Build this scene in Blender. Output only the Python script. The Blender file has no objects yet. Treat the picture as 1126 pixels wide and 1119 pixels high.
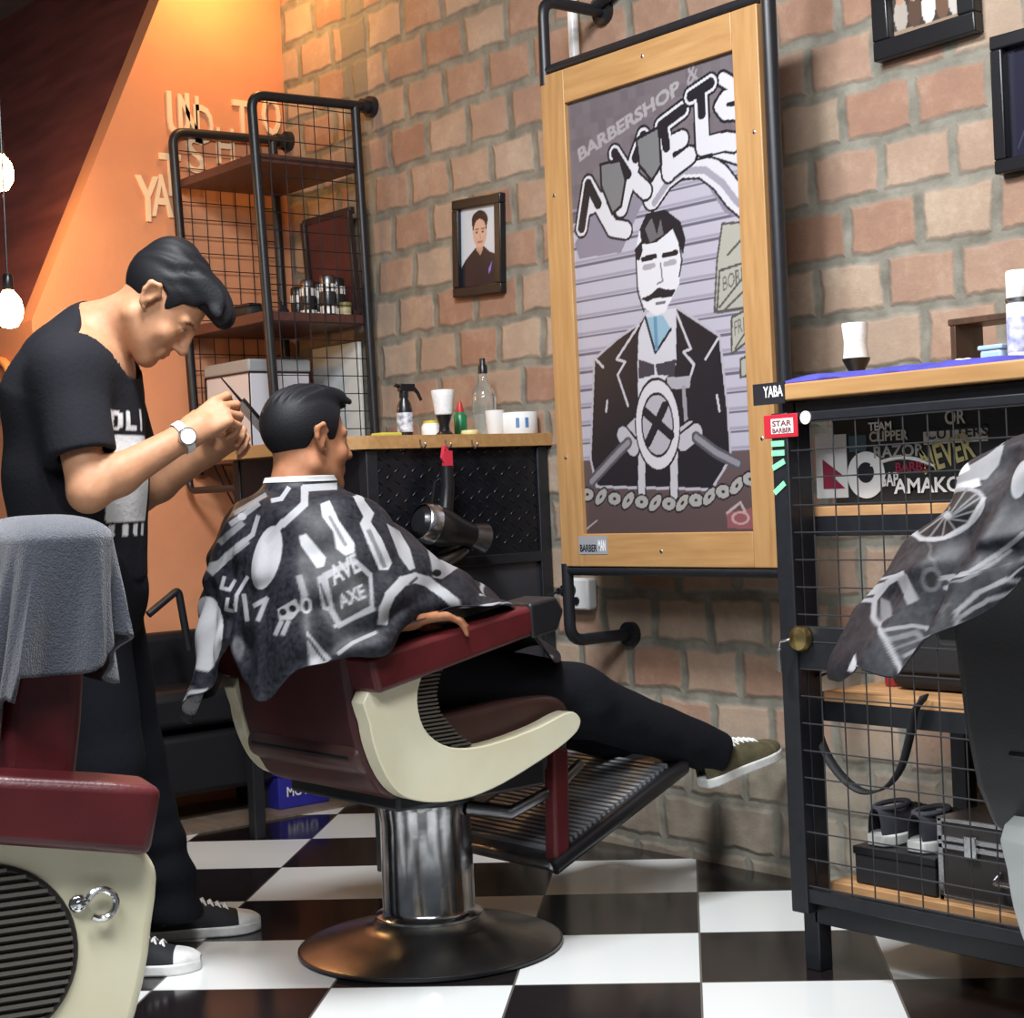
import bpy, bmesh, math, random
import numpy as np
from mathutils import Vector, Matrix
random.seed(7); rng = np.random.default_rng(7)
SC = bpy.context.scene
COL = SC.collection
PI = math.pi
def srgb(r, g, b):
    f = lambda c: c/12.92 if c <= .04045 else ((c+.055)/1.055)**2.4
    return tuple(f(v/255) for v in (r, g, b))

# ------------------------------------------------------------------ camera
FPX = 1850.0; CX, CY = 563.0, 559.5
YAW = -PI/4-.1019; PITCH = -.0087; ROLL = .0446
CAM = np.array([0, -3.36, 1.0522])
_f = np.array([math.sin(YAW)*math.cos(PITCH), math.cos(YAW)*math.cos(PITCH), math.sin(PITCH)])
_r = np.array([math.cos(YAW), -math.sin(YAW), 0.0]); _u = np.cross(_r, _f)
_r, _u = math.cos(ROLL)*_r-math.sin(ROLL)*_u, math.sin(ROLL)*_r+math.cos(ROLL)*_u
cam = bpy.data.objects.new('camera', bpy.data.cameras.new('camera')); COL.objects.link(cam)
cam.matrix_world = Matrix(((_r[0], _u[0], -_f[0], CAM[0]), (_r[1], _u[1], -_f[1], CAM[1]), (_r[2], _u[2], -_f[2], CAM[2]), (0, 0, 0, 1)))
cam.data.sensor_width = 36; cam.data.sensor_fit = 'HORIZONTAL'; cam.data.lens = FPX/1126*36
cam.data.clip_start = .05
SC.camera = cam
# measuring helpers: a pixel of the photograph meets a plane of the room
def ray(px, py): return _f+(px-CX)/FPX*_r-(py-CY)/FPX*_u
def hit(px, py, ax, val):
    d = ray(px, py); return CAM+d*(val-CAM[ax])/d[ax]
def hx(px, py, v): return hit(px, py, 0, v)
def hy(px, py, v): return hit(px, py, 1, v)
def hz(px, py, v): return hit(px, py, 2, v)
def at(px, py, D): return CAM+ray(px, py)*D
def pj(P):
    d = np.asarray(P, float)-CAM; z = d@_f
    return CX+FPX*(d@_r)/z, CY-FPX*(d@_u)/z, z

# ------------------------------------------------------------------ world, lights, exposure
w = bpy.data.worlds.new('world'); SC.world = w; w.use_nodes = True
w.node_tree.nodes['Background'].inputs[0].default_value = (.80, .88, 1, 1)
w.node_tree.nodes['Background'].inputs[1].default_value = .085
def area(name, loc, aim, sx, sy, power, col=(1, 1, 1)):
    l = bpy.data.lights.new(name, 'AREA'); l.shape = 'RECTANGLE'; l.size = sx; l.size_y = sy; l.energy = power; l.color = col
    o = bpy.data.objects.new(name, l); COL.objects.link(o); o.location = loc
    o.rotation_euler = (Vector(aim)-Vector(loc)).to_track_quat('-Z', 'Y').to_euler(); return o
area('ceiling_tube_light', (-2.5, -1.95, 3.0), (-2.6, -1.5, 0), .7, .5, 118, (.95, .97, 1))
area('ceiling_tube_light', (-.6, -2.6, 3.0), (-.9, -1.6, 0), 1.2, .5, 52, (.95, .97, 1))
area('ceiling_tube_light', (-1.0, -3.9, 2.9), (-2.4, -2.0, .5), 1.6, .5, 62, (.93, .97, 1))
def point(name, loc, power, col, r=.03):
    l = bpy.data.lights.new(name, 'POINT'); l.energy = power; l.color = col; l.shadow_soft_size = r
    o = bpy.data.objects.new(name, l); COL.objects.link(o); o.location = loc; return o
SC.view_settings.view_transform = 'Standard'; SC.view_settings.look = 'None'
SC.view_settings.exposure = 0.0; SC.view_settings.gamma = 1.0; SC.view_settings.use_curve_mapping = False

# ------------------------------------------------------------------ materials
def nodes(m): return m.node_tree.nodes, m.node_tree.links
MATS = {}
def mat(name, col=(.5, .5, .5), rough=.5, metal=0.0, noise=0.0, nscale=30, bump=0.0, bscale=80, spec=.5, emit=0, coat=0, trans=0, alpha=1, sheen=0, attr=False, ncol=None, stretch=None):
    if name in MATS: return MATS[name]
    m = bpy.data.materials.new(name); m.use_nodes = True; N, L = nodes(m); b = N['Principled BSDF']
    b.inputs['Base Color'].default_value = (*col, 1); b.inputs['Roughness'].default_value = rough; b.inputs['Metallic'].default_value = metal
    b.inputs['Specular IOR Level'].default_value = spec; b.inputs['Coat Weight'].default_value = coat
    b.inputs['Transmission Weight'].default_value = trans; b.inputs['Sheen Weight'].default_value = sheen
    if emit: b.inputs['Emission Color'].default_value = (*col, 1); b.inputs['Emission Strength'].default_value = emit
    tc = N.new('ShaderNodeTexCoord'); src = tc.outputs['Object']
    if stretch:
        mp = N.new('ShaderNodeMapping'); mp.inputs['Scale'].default_value = stretch; L.new(src, mp.inputs[0]); src = mp.outputs[0]
    base = None
    if attr:
        at_ = N.new('ShaderNodeAttribute'); at_.attribute_name = 'Col'; base = at_.outputs['Color']; L.new(base, b.inputs['Base Color'])
    if noise:
        n = N.new('ShaderNodeTexNoise'); n.inputs['Scale'].default_value = nscale; n.inputs['Detail'].default_value = 6; L.new(src, n.inputs['Vector'])
        mx = N.new('ShaderNodeMix'); mx.data_type = 'RGBA'
        rmp = N.new('ShaderNodeMapRange'); rmp.inputs[1].default_value = .3; rmp.inputs[2].default_value = .7; L.new(n.outputs['Fac'], rmp.inputs[0]); L.new(rmp.outputs[0], mx.inputs[0])
        if base:
            hs = N.new('ShaderNodeBrightContrast'); hs.inputs[1].default_value = -noise*.1; L.new(base, hs.inputs[0]); L.new(base, mx.inputs[6]); L.new(hs.outputs[0], mx.inputs[7])
        else:
            c2 = ncol or tuple(c*(1-noise) for c in col); c1 = col if ncol else tuple(min(1, c*(1+noise*.6)) for c in col)
            mx.inputs[6].default_value = (*c1, 1); mx.inputs[7].default_value = (*c2, 1)
        L.new(mx.outputs[2], b.inputs['Base Color'])
    if bump:
        n = N.new('ShaderNodeTexNoise'); n.inputs['Scale'].default_value = bscale; n.inputs['Detail'].default_value = 4; L.new(src, n.inputs['Vector'])
        bp = N.new('ShaderNodeBump'); bp.inputs['Strength'].default_value = bump; bp.inputs['Distance'].default_value = .01; L.new(n.outputs['Fac'], bp.inputs['Height']); L.new(bp.outputs[0], b.inputs['Normal'])
    MATS[name] = m; return m
M = {}
M['black_pipe'] = mat('black_pipe', (.012, .013, .017), .42, 0, .25, 40)
M['black_plastic'] = mat('black_plastic', (.010, .010, .012), .3)
M['black_matte'] = mat('black_matte', (.012, .012, .014), .7, bump=.1)
M['wire'] = mat('wire', (.03, .03, .035), .4, .6)
M['wire_bright'] = mat('wire_bright', (.05, .05, .055), .4, .5)
M['chrome'] = mat('chrome', (.62, .62, .63), .16, 1, .35, 18, bump=.04, bscale=25)
M['base_metal'] = mat('base_metal', (.34, .33, .32), .27, 1, .25, 9)
M['rib_metal'] = mat('rib_metal', (.50, .52, .55), .5, .75)
M['worn_metal'] = mat('worn_metal', (.22, .22, .23), .36, 1, .3, 20)
M['maroon'] = mat('maroon_vinyl', srgb(84, 27, 31), .34, 0, .25, 14, bump=.06, bscale=220)
M['maroon_dark'] = mat('maroon_back_vinyl', srgb(64, 22, 24), .42, 0, .2, 14, bump=.06, bscale=220)
M['seat_brown'] = mat('brown_seat_vinyl', srgb(74, 50, 46), .38, 0, .2, 12, bump=.05, bscale=200)
M['black_vinyl'] = mat('black_vinyl', (.010, .010, .013), .42, bump=.05, bscale=200)
M['cream'] = mat('cream_lacquer', srgb(242, 238, 212), .3, 0, .12, 5, coat=.3, ncol=srgb(230, 222, 186))
M['grille'] = mat('dark_grille', (.035, .030, .026), .4, .4)
M['slat'] = mat('grille_slat', (.17, .155, .13), .38, .5)
M['wood'] = mat('honey_wood', srgb(184, 143, 94), .42, 0, .28, 5.0, stretch=(12, 1, 1), ncol=srgb(164, 122, 76))
M['wood_h'] = mat('honey_wood_level', srgb(184, 143, 94), .42, 0, .28, 5.0, stretch=(1, 12, 12), ncol=srgb(164, 122, 76))
M['dark_wood'] = mat('dark_wood_shelf', srgb(84, 52, 46), .4, 0, .3, 4, stretch=(1, 8, 8))
M['plywood'] = mat('plywood_shelf', srgb(192, 146, 100), .5, 0, .3, 5, stretch=(2, 10, 10))
M['white'] = mat('white_plastic', (.80, .80, .79), .35)
M['white_matte'] = mat('white_matte', (.78, .78, .80), .6)
M['skin'] = mat('skin', (.6, .4, .3), .55, spec=.3, attr=True, noise=.35, nscale=60, bump=.04, bscale=300)
M['hair'] = mat('black_hair', (.006, .006, .008), .58, bump=.12, bscale=420, stretch=(1.2, .3, .5), spec=.22)
M['tee'] = mat('black_cotton', (.012, .012, .016), .9, attr=True, bump=.15, bscale=90, spec=.2)
M['trouser'] = mat('black_twill', (.005, .0055, .009), .9, bump=.2, bscale=60, spec=.2)
M['cape'] = mat('cape_nylon', (.02, .02, .025), .55, spec=.32, attr=True, noise=.2, nscale=90, bump=.06, bscale=25)
M['towel'] = mat('grey_terry', srgb(64, 68, 79), .95, 0, .3, 240, bump=.6, bscale=420, sheen=.4)
M['glass'] = mat('clear_glass', (.9, .95, .92), .06, 0, trans=.9)
M['art'] = mat('printed_art', (.5, .5, .5), .35, attr=True)
M['photo'] = mat('photo_print', (.5, .5, .5), .25, attr=True)
M['silver'] = mat('silver_metal', (.6, .6, .62), .25, 1)
M['gold'] = mat('brass', (.55, .42, .17), .3, 1)
M['canvas'] = mat('black_canvas', (.012, .012, .016), .8, bump=.2, bscale=300)
M['rubber_white'] = mat('white_rubber', (.68, .68, .66), .5, 0, .15, 40)
M['olive'] = mat('olive_suede', srgb(88, 82, 58), .8, 0, .3, 30, bump=.2, bscale=200)
M['lace'] = mat('white_lace', (.75, .75, .72), .8)

# ------------------------------------------------------------------ object helpers
def link(o): COL.objects.link(o); return o
def tagged(o, label, cat, group=None, kind=None):
    if label: o['label'] = label
    if cat: o['category'] = cat
    if group: o['group'] = group
    if kind: o['kind'] = kind
    return o
def thing(name, label, cat, loc=(0, 0, 0), rotz=0, group=None):
    o = bpy.data.objects.new(name, None); o.empty_display_size = .05; o.location = Vector([float(v) for v in loc]); o.rotation_euler = (0, 0, rotz)
    link(o); return tagged(o, label, cat, group)
def attach(o, parent):
    if parent is not None: o.parent = parent
    return o
def T(v): return Vector([float(a) for a in v])
class MB:
    def __init__(s): s.bm = bmesh.new()
    def box(s, c, d, rot=None, bev=0):
        r = bmesh.ops.create_cube(s.bm, size=1.0); vs = r['verts']
        if bev:
            pass
        m = Matrix.Translation(T(c)) @ (rot if rot is not None else Matrix.Identity(4)) @ Matrix.Diagonal((d[0], d[1], d[2], 1))
        bmesh.ops.transform(s.bm, matrix=m, verts=vs); return s
    def cyl(s, a, b, r0, r1=None, seg=20, caps=True):
        a, b = T(a), T(b); d = b-a; L = d.length
        r = bmesh.ops.create_cone(s.bm, cap_ends=caps, segments=seg, radius1=r0, radius2=r0 if r1 is None else r1, depth=L)
        q = d.to_track_quat('Z', 'Y').to_matrix().to_4x4()
        bmesh.ops.transform(s.bm, matrix=Matrix.Translation((a+b)/2) @ q, verts=r['verts']); return s
    def ball(s, c, r, seg=16, sc=(1, 1, 1), rot=None):
        q = bmesh.ops.create_uvsphere(s.bm, u_segments=seg, v_segments=max(6, seg//2), radius=r)
        m = Matrix.Translation(T(c)) @ (rot if rot is not None else Matrix.Identity(4)) @ Matrix.Diagonal((*sc, 1))
        bmesh.ops.transform(s.bm, matrix=m, verts=q['verts']); return s
    def tube(s, pts, r, seg=10, closed=False, caps=True):
        P = [T(p) for p in pts]; n = len(P); rings = []; up = None
        for i, p in enumerate(P):
            if closed: t = (P[(i+1) % n]-P[i-1]).normalized()
            else: t = ((P[min(i+1, n-1)]-P[max(i-1, 0)])).normalized()
            if up is None: up = Vector((0, 0, 1)) if abs(t.z) < .9 else Vector((1, 0, 0))
            x = (up-t*up.dot(t)).normalized(); y = t.cross(x); up = x
            rr = r[i] if isinstance(r, (list, tuple)) else r
            rings.append([s.bm.verts.new(p+(x*math.cos(2*PI*k/seg)+y*math.sin(2*PI*k/seg))*rr) for k in range(seg)])
        m = n if closed else n-1
        for i in range(m):
            A, B = rings[i], rings[(i+1) % n]
            for k in range(seg): s.bm.faces.new((A[k], A[(k+1) % seg], B[(k+1) % seg], B[k]))
        if not closed and caps: s.bm.faces.new(rings[0][::-1]); s.bm.faces.new(rings[-1])
        return s
    def lathe(s, prof, o=(0, 0, 0), seg=40, axis=None):
        o = T(o); q = (Vector(axis).to_track_quat('Z', 'Y').to_matrix() if axis is not None else Matrix.Identity(3)); rings = []
        for r, z in prof:
            if r < 1e-6: rings.append([s.bm.verts.new(o+q @ Vector((0, 0, z)))])
            else: rings.append([s.bm.verts.new(o+q @ Vector((r*math.cos(2*PI*k/seg), r*math.sin(2*PI*k/seg), z))) for k in range(seg)])
        for A, B in zip(rings, rings[1:]):
            for k in range(seg):
                k2 = (k+1) % seg
                if len(A) == 1 and len(B) == 1: continue
                if len(A) == 1: s.bm.faces.new((A[0], B[k2], B[k]))
                elif len(B) == 1: s.bm.faces.new((A[k], A[k2], B[0]))
                else: s.bm.faces.new((A[k], A[k2], B[k2], B[k]))
        return s
    def prism(s, poly, fn, d0, d1):
        """poly of 2-D points; fn(a, b, d) -> 3-D point"""
        A = [s.bm.verts.new(T(fn(a, b, d0))) for a, b in poly]; B = [s.bm.verts.new(T(fn(a, b, d1))) for a, b in poly]
        n = len(poly); s.bm.faces.new(A[::-1]); s.bm.faces.new(B)
        for i in range(n): s.bm.faces.new((A[i], A[(i+1) % n], B[(i+1) % n], B[i]))
        return s
    def grid(s, rows, closed=False):
        V = [[s.bm.verts.new(T(p)) for p in row] for row in rows]
        for a, b in zip(V, V[1:]):
            n = len(a)
            for k in range(n if closed else n-1): s.bm.faces.new((a[k], a[(k+1) % n], b[(k+1) % n], b[k]))
        return s
    def poly(s, pts):
        s.bm.faces.new([s.bm.verts.new(T(p)) for p in pts]); return s
    def build(s, name, m, parent=None, bevel=0, smooth=True, subsurf=0, solid=0, bseg=3):
        bmesh.ops.recalc_face_normals(s.bm, faces=s.bm.faces[:])
        me = bpy.data.meshes.new(name); s.bm.to_mesh(me); s.bm.free()
        me.materials.append(M[m] if isinstance(m, str) else m)
        o = link(bpy.data.objects.new(name, me)); attach(o, parent)
        if solid: md = o.modifiers.new('s', 'SOLIDIFY'); md.thickness = solid; md.offset = 0
        if bevel: md = o.modifiers.new('b', 'BEVEL'); md.width = bevel; md.segments = bseg; md.limit_method = 'ANGLE'; md.angle_limit = .6
        if subsurf: md = o.modifiers.new('u', 'SUBSURF'); md.levels = md.render_levels = subsurf
        if smooth: smooth_by_angle(me, .7 if not subsurf else 4)
        return o
def smooth_by_angle(me, ang):
    me.polygons.foreach_set('use_smooth', [True]*len(me.polygons))
    if ang < 3:
        bm = bmesh.new(); bm.from_mesh(me)
        for e in bm.edges:
            if len(e.link_faces) == 2 and e.calc_face_angle(0) > ang: e.smooth = False
        bm.to_mesh(me); bm.free()
def rbox(name, c, d, m, parent=None, bev=.004, rot=None, smooth=True):
    return MB().box(c, d, rot).build(name, m, parent, bevel=bev, smooth=smooth)
def arc(c, r, a0, a1, n, fn):
    return [fn(c[0]+r*math.cos(a0+(a1-a0)*i/n), c[1]+r*math.sin(a0+(a1-a0)*i/n)) for i in range(n+1)]
def bend_path(pts, r=.05, n=6):
    """polyline with rounded corners"""
    P = [T(p) for p in pts]; out = [P[0]]
    for a, b, c in zip(P, P[1:], P[2:]):
        u, v = (a-b).normalized(), (c-b).normalized(); p, q = b+u*r, b+v*r
        for i in range(n+1):
            t = i/n; out.append(p*(1-t)**2+b*2*t*(1-t)+q*t*t)
    return out+[P[-1]]
# ---- lettering
def font_tris(text, shear=0, bold=0.0):
    cu = bpy.data.curves.new('t', 'FONT'); cu.body = text; cu.size = 1; cu.shear = shear; cu.offset = bold; cu.resolution_u = 3
    o = link(bpy.data.objects.new('t', cu)); dg = bpy.context.evaluated_depsgraph_get(); me = o.evaluated_get(dg).to_mesh()
    me.calc_loop_triangles(); v = np.array([p.co[:2] for p in me.vertices]); t = np.array([l.vertices[:] for l in me.loop_triangles])
    o.to_mesh_clear(); bpy.data.objects.remove(o); bpy.data.curves.remove(cu)
    lo, hi = v.min(0), v.max(0); return (v-lo)/(hi-lo), t, (hi-lo)[0]/(hi-lo)[1]
def lettering(name, text, o, right, up, w, h, m, parent, depth=.0012, bold=.02):
    """flat raised lettering filling a w x h patch with lower-left corner o"""
    v, t, _ = font_tris(text, 0, bold); o, right, up = T(o), T(right).normalized(), T(up).normalized(); nn = right.cross(up)
    mb = MB(); vs = [mb.bm.verts.new(o+right*(a*w)+up*(b*h)+nn*depth) for a, b in v]
    for f in t:
        try: mb.bm.faces.new([vs[i] for i in f])
        except ValueError: pass
    ex = bmesh.ops.extrude_face_region(mb.bm, geom=mb.bm.faces[:]); bmesh.ops.translate(mb.bm, vec=-nn*depth*.9, verts=[g for g in ex['geom'] if isinstance(g, bmesh.types.BMVert)])
    return mb.build(name, m, parent, smooth=False)
# ---- painting of printed pictures (kept as colours of a fine mesh)
class Paint:
    def __init__(s, nx, ny, base): s.nx, s.ny = nx, ny; s.a = np.ones((ny, nx, 3))*np.array(base); s.X, s.Y = np.meshgrid((np.arange(nx)+.5)/nx, (np.arange(ny)+.5)/ny)
    def win(s, lo, hi):
        i0 = max(0, int(lo[0]*s.nx)-1); i1 = min(s.nx, int(hi[0]*s.nx)+2); j0 = max(0, int(lo[1]*s.ny)-1); j1 = min(s.ny, int(hi[1]*s.ny)+2)
        return (slice(j0, max(j0, j1)), slice(i0, max(i0, i1)))
    def put(s, W, m, col, al=1): s.a[W][m] = s.a[W][m]*(1-al)+np.array(col)*al
    def poly(s, pts, col, al=1):
        p = np.array(pts, float); W = s.win(p.min(0), p.max(0)); X, Y = s.X[W], s.Y[W]; m = np.zeros(X.shape, bool)
        for (x0, y0), (x1, y1) in zip(p, np.roll(p, -1, 0)):
            if y0 == y1: continue
            m ^= ((y0 > Y) != (y1 > Y)) & (X < (x1-x0)*(Y-y0)/(y1-y0)+x0)
        s.put(W, m, col, al)
    def line(s, pts, wd, col, al=1, asp=1.0):
        p = np.array(pts, float)
        for a, b in zip(p, p[1:]):
            lo, hi = np.minimum(a, b)-wd*np.array([1, asp]), np.maximum(a, b)+wd*np.array([1, asp]); W = s.win(lo, hi); X, Y = s.X[W]-a[0], (s.Y[W]-a[1])/asp
            d = (b-a)/np.array([1, asp]); L = max(d@d, 1e-12); t = np.clip((X*d[0]+Y*d[1])/L, 0, 1); s.put(W, np.hypot(X-t*d[0], Y-t*d[1]) < wd/2, col, al)
    def ell(s, c, rx, ry, col, ring=0, al=1, rot=0):
        R = max(rx, ry)*1.05; W = s.win((c[0]-R*1.5, c[1]-R*1.5), (c[0]+R*1.5, c[1]+R*1.5)); X, Y = s.X[W]-c[0], s.Y[W]-c[1]
        cc, ss = math.cos(rot), math.sin(rot); q = np.hypot((X*cc+Y*ss)/rx, (-X*ss+Y*cc)/ry); s.put(W, (q < 1) & (q > ring), col, al)
    def text(s, txt, o, ru, uv, col, bold=.03, al=1):
        v, t, _ = font_tris(txt, 0, bold); o, ru, uv = np.array(o), np.array(ru), np.array(uv); q = o+v[:, :1]*ru+v[:, 1:]*uv
        for f in t: s.poly(q[f], col, al)
    def mesh(s, name, fn, m, parent=None):
        """fn(u, v) arrays -> (n,3)"""
        u, v = np.meshgrid(np.linspace(0, 1, s.nx), np.linspace(0, 1, s.ny)); P = fn(u.ravel(), v.ravel())
        return grid_mesh(name, P, s.nx, s.ny, s.a.reshape(-1, 3), m, parent)
def grid_mesh(name, P, nx, ny, col, m, parent=None, wrap=False, smooth=True):
    idx = np.arange(nx*ny).reshape(ny, nx)
    if wrap: idx = np.concatenate([idx, idx[:, :1]], 1)
    q = np.stack([idx[:-1, :-1], idx[:-1, 1:], idx[1:, 1:], idx[1:, :-1]], -1).reshape(-1, 4)
    return raw_mesh(name, P, q, col, m, parent, smooth)
def raw_mesh(name, P, quads, col, m, parent=None, smooth=True, tris=None):
    me = bpy.data.meshes.new(name); nt = 0 if tris is None else len(tris)
    me.vertices.add(len(P)); me.vertices.foreach_set('co', np.asarray(P, np.float32).ravel())
    li = np.asarray(quads, np.int32).ravel(); ls = np.arange(len(quads))*4
    if nt: ls = np.concatenate([ls, len(li)+np.arange(nt)*3]); li = np.concatenate([li, np.asarray(tris, np.int32).ravel()])
    me.loops.add(len(li)); me.loops.foreach_set('vertex_index', li.astype(np.int32)); me.polygons.add(len(ls)); me.polygons.foreach_set('loop_start', ls.astype(np.int32))
    me.update(calc_edges=True); me.validate()
    me.polygons.foreach_set('use_smooth', np.full(len(me.polygons), smooth))
    if col is not None:
        at_ = me.attributes.new('Col', 'FLOAT_COLOR', 'POINT'); c4 = np.ones((len(P), 4), np.float32); c4[:, :3] = col; at_.data.foreach_set('color', c4.ravel())
    me.materials.append(M[m] if isinstance(m, str) else m)
    return attach(link(bpy.data.objects.new(name, me)), parent)

# ------------------------------------------------------------------ smooth solids from distance fields
import openvdb as vdb
class Sdf:
    def __init__(s, lo, hi, h):
        s.lo = np.array(lo, float); s.h = h; s.n = np.ceil((np.array(hi)-s.lo)/h).astype(int)+1; s.F = np.full(s.n, 1.0, np.float32)
    def pts(s, lo, hi, mg):
        i0 = np.clip(np.floor((np.asarray(lo)-mg-s.lo)/s.h).astype(int), 0, s.n); i1 = np.clip(np.ceil((np.asarray(hi)+mg-s.lo)/s.h).astype(int)+1, 0, s.n)
        W = tuple(slice(a, b) for a, b in zip(i0, i1)); ax = [s.lo[k]+s.h*np.arange(i0[k], i1[k]) for k in range(3)]
        return W, np.stack(np.meshgrid(*ax, indexing='ij'), -1)
    def comb(s, lo, hi, fn, k, op='+'):
        W, P = s.pts(lo, hi, max(k, 0)+4*s.h)
        if 0 in P.shape: return s
        d = fn(P); a = s.F[W]
        if op == '+':
            s.F[W] = (np.minimum(a, d)-(np.maximum(k-np.abs(a-d), 0)**2/(4*k) if k > 0 else 0))
        elif op == '-':
            d = -d; s.F[W] = (np.maximum(a, d)+(np.maximum(k-np.abs(a-d), 0)**2/(4*k) if k > 0 else 0))
        return s
    def cap(s, a, b, ra, rb=None, k=.0, op='+', flat=None):
        a, b = np.array(a, float), np.array(b, float); rb = ra if rb is None else rb; d = b-a; L = max(d@d, 1e-12); R = max(ra, rb)
        def fn(P):
            q = P-a; t = np.clip((q@d)/L, 0, 1); e = q-t[..., None]*d
            if flat is not None:
                n = np.array(flat[0]); c = e@n; e = e+(c*(flat[1]-1))[..., None]*n
            return np.sqrt((e*e).sum(-1))-(ra+(rb-ra)*t)
        return s.comb(np.minimum(a, b)-R, np.maximum(a, b)+R, fn, k, op)
    def path(s, pts, rs, k=.0, op='+', flat=None):
        for i in range(len(pts)-1): s.cap(pts[i], pts[i+1], rs[i], rs[i+1], k, op, flat)
        return s
    def ell(s, c, r, R=None, k=.0, op='+'):
        c, r = np.array(c, float), np.array(r, float); R = np.eye(3) if R is None else R; m = r.max()
        def fn(P):
            q = (P-c)@R; l = np.sqrt(((q/r)**2).sum(-1)); g = np.sqrt(((q/r**2)**2).sum(-1)); return l*(l-1)/np.maximum(g, 1e-6)
        return s.comb(c-m, c+m, fn, k, op)
    def rb(s, c, d, rad, R=None, k=.0, op='+'):
        c, d = np.array(c, float), np.array(d, float)/2-rad; R = np.eye(3) if R is None else R; m = np.linalg.norm(d)+rad
        def fn(P):
            q = np.abs((P-c)@R)-d; return np.sqrt((np.maximum(q, 0)**2).sum(-1))+np.minimum(q.max(-1), 0)-rad
        return s.comb(c-m, c+m, fn, k, op)
    def cut(s, lo, hi, fn, k=0):
        """keep only fn<0 inside the window"""
        W, P = s.pts(lo, hi, 0); d = fn(P); a = s.F[W]; s.F[W] = np.maximum(a, d)+(np.maximum(k-np.abs(a-d), 0)**2/(4*k) if k > 0 else 0); return s
    def displace(s, lo, hi, fn):
        W, P = s.pts(lo, hi, 0); s.F[W] += fn(P); return s
    def build(s, name, m, parent=None, colfn=None, off=(0, 0, 0), it=2):
        F = np.clip(s.F, -.1, .1); F[0], F[-1] = .1, .1; F[:, 0], F[:, -1] = .1, .1; F[:, :, 0], F[:, :, -1] = .1, .1
        g = vdb.FloatGrid(.1); g.copyFromArray(np.ascontiguousarray(F)); P, Tq, Q = g.convertToPolygons(isovalue=0.0, adaptivity=0.0)
        P = np.asarray(P, float)*s.h+s.lo; Q = np.asarray(Q, int); Tq = np.asarray(Tq, int)
        # drop small stray shells
        a, b, c, d = P[Q[:, 0]], P[Q[:, 1]], P[Q[:, 2]], P[Q[:, 3]]
        vol = (np.einsum('ij,ij->i', a, np.cross(b, c))+np.einsum('ij,ij->i', a, np.cross(c, d))).sum()
        if vol < 0: Q = Q[:, ::-1]; Tq = Tq[:, ::-1]
        E = np.concatenate([Q[:, [0, 1]], Q[:, [1, 2]], Q[:, [2, 3]], Q[:, [3, 0]]])
        for _ in range(it):
            S = np.zeros_like(P); n = np.zeros(len(P))
            for i in (0, 1): np.add.at(S, E[:, i], P[E[:, 1-i]]); np.add.at(n, E[:, i], 1)
            P = P*.5+.5*S/np.maximum(n, 1)[:, None]
        col = None if colfn is None else colfn(P)
        o = raw_mesh(name, P-np.array(off), Q, col, m, parent, True, Tq if len(Tq) else None); return o
def smooth01(x, a, b): t = np.clip((x-a)/(b-a), 0, 1); return t*t*(3-2*t)
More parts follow.
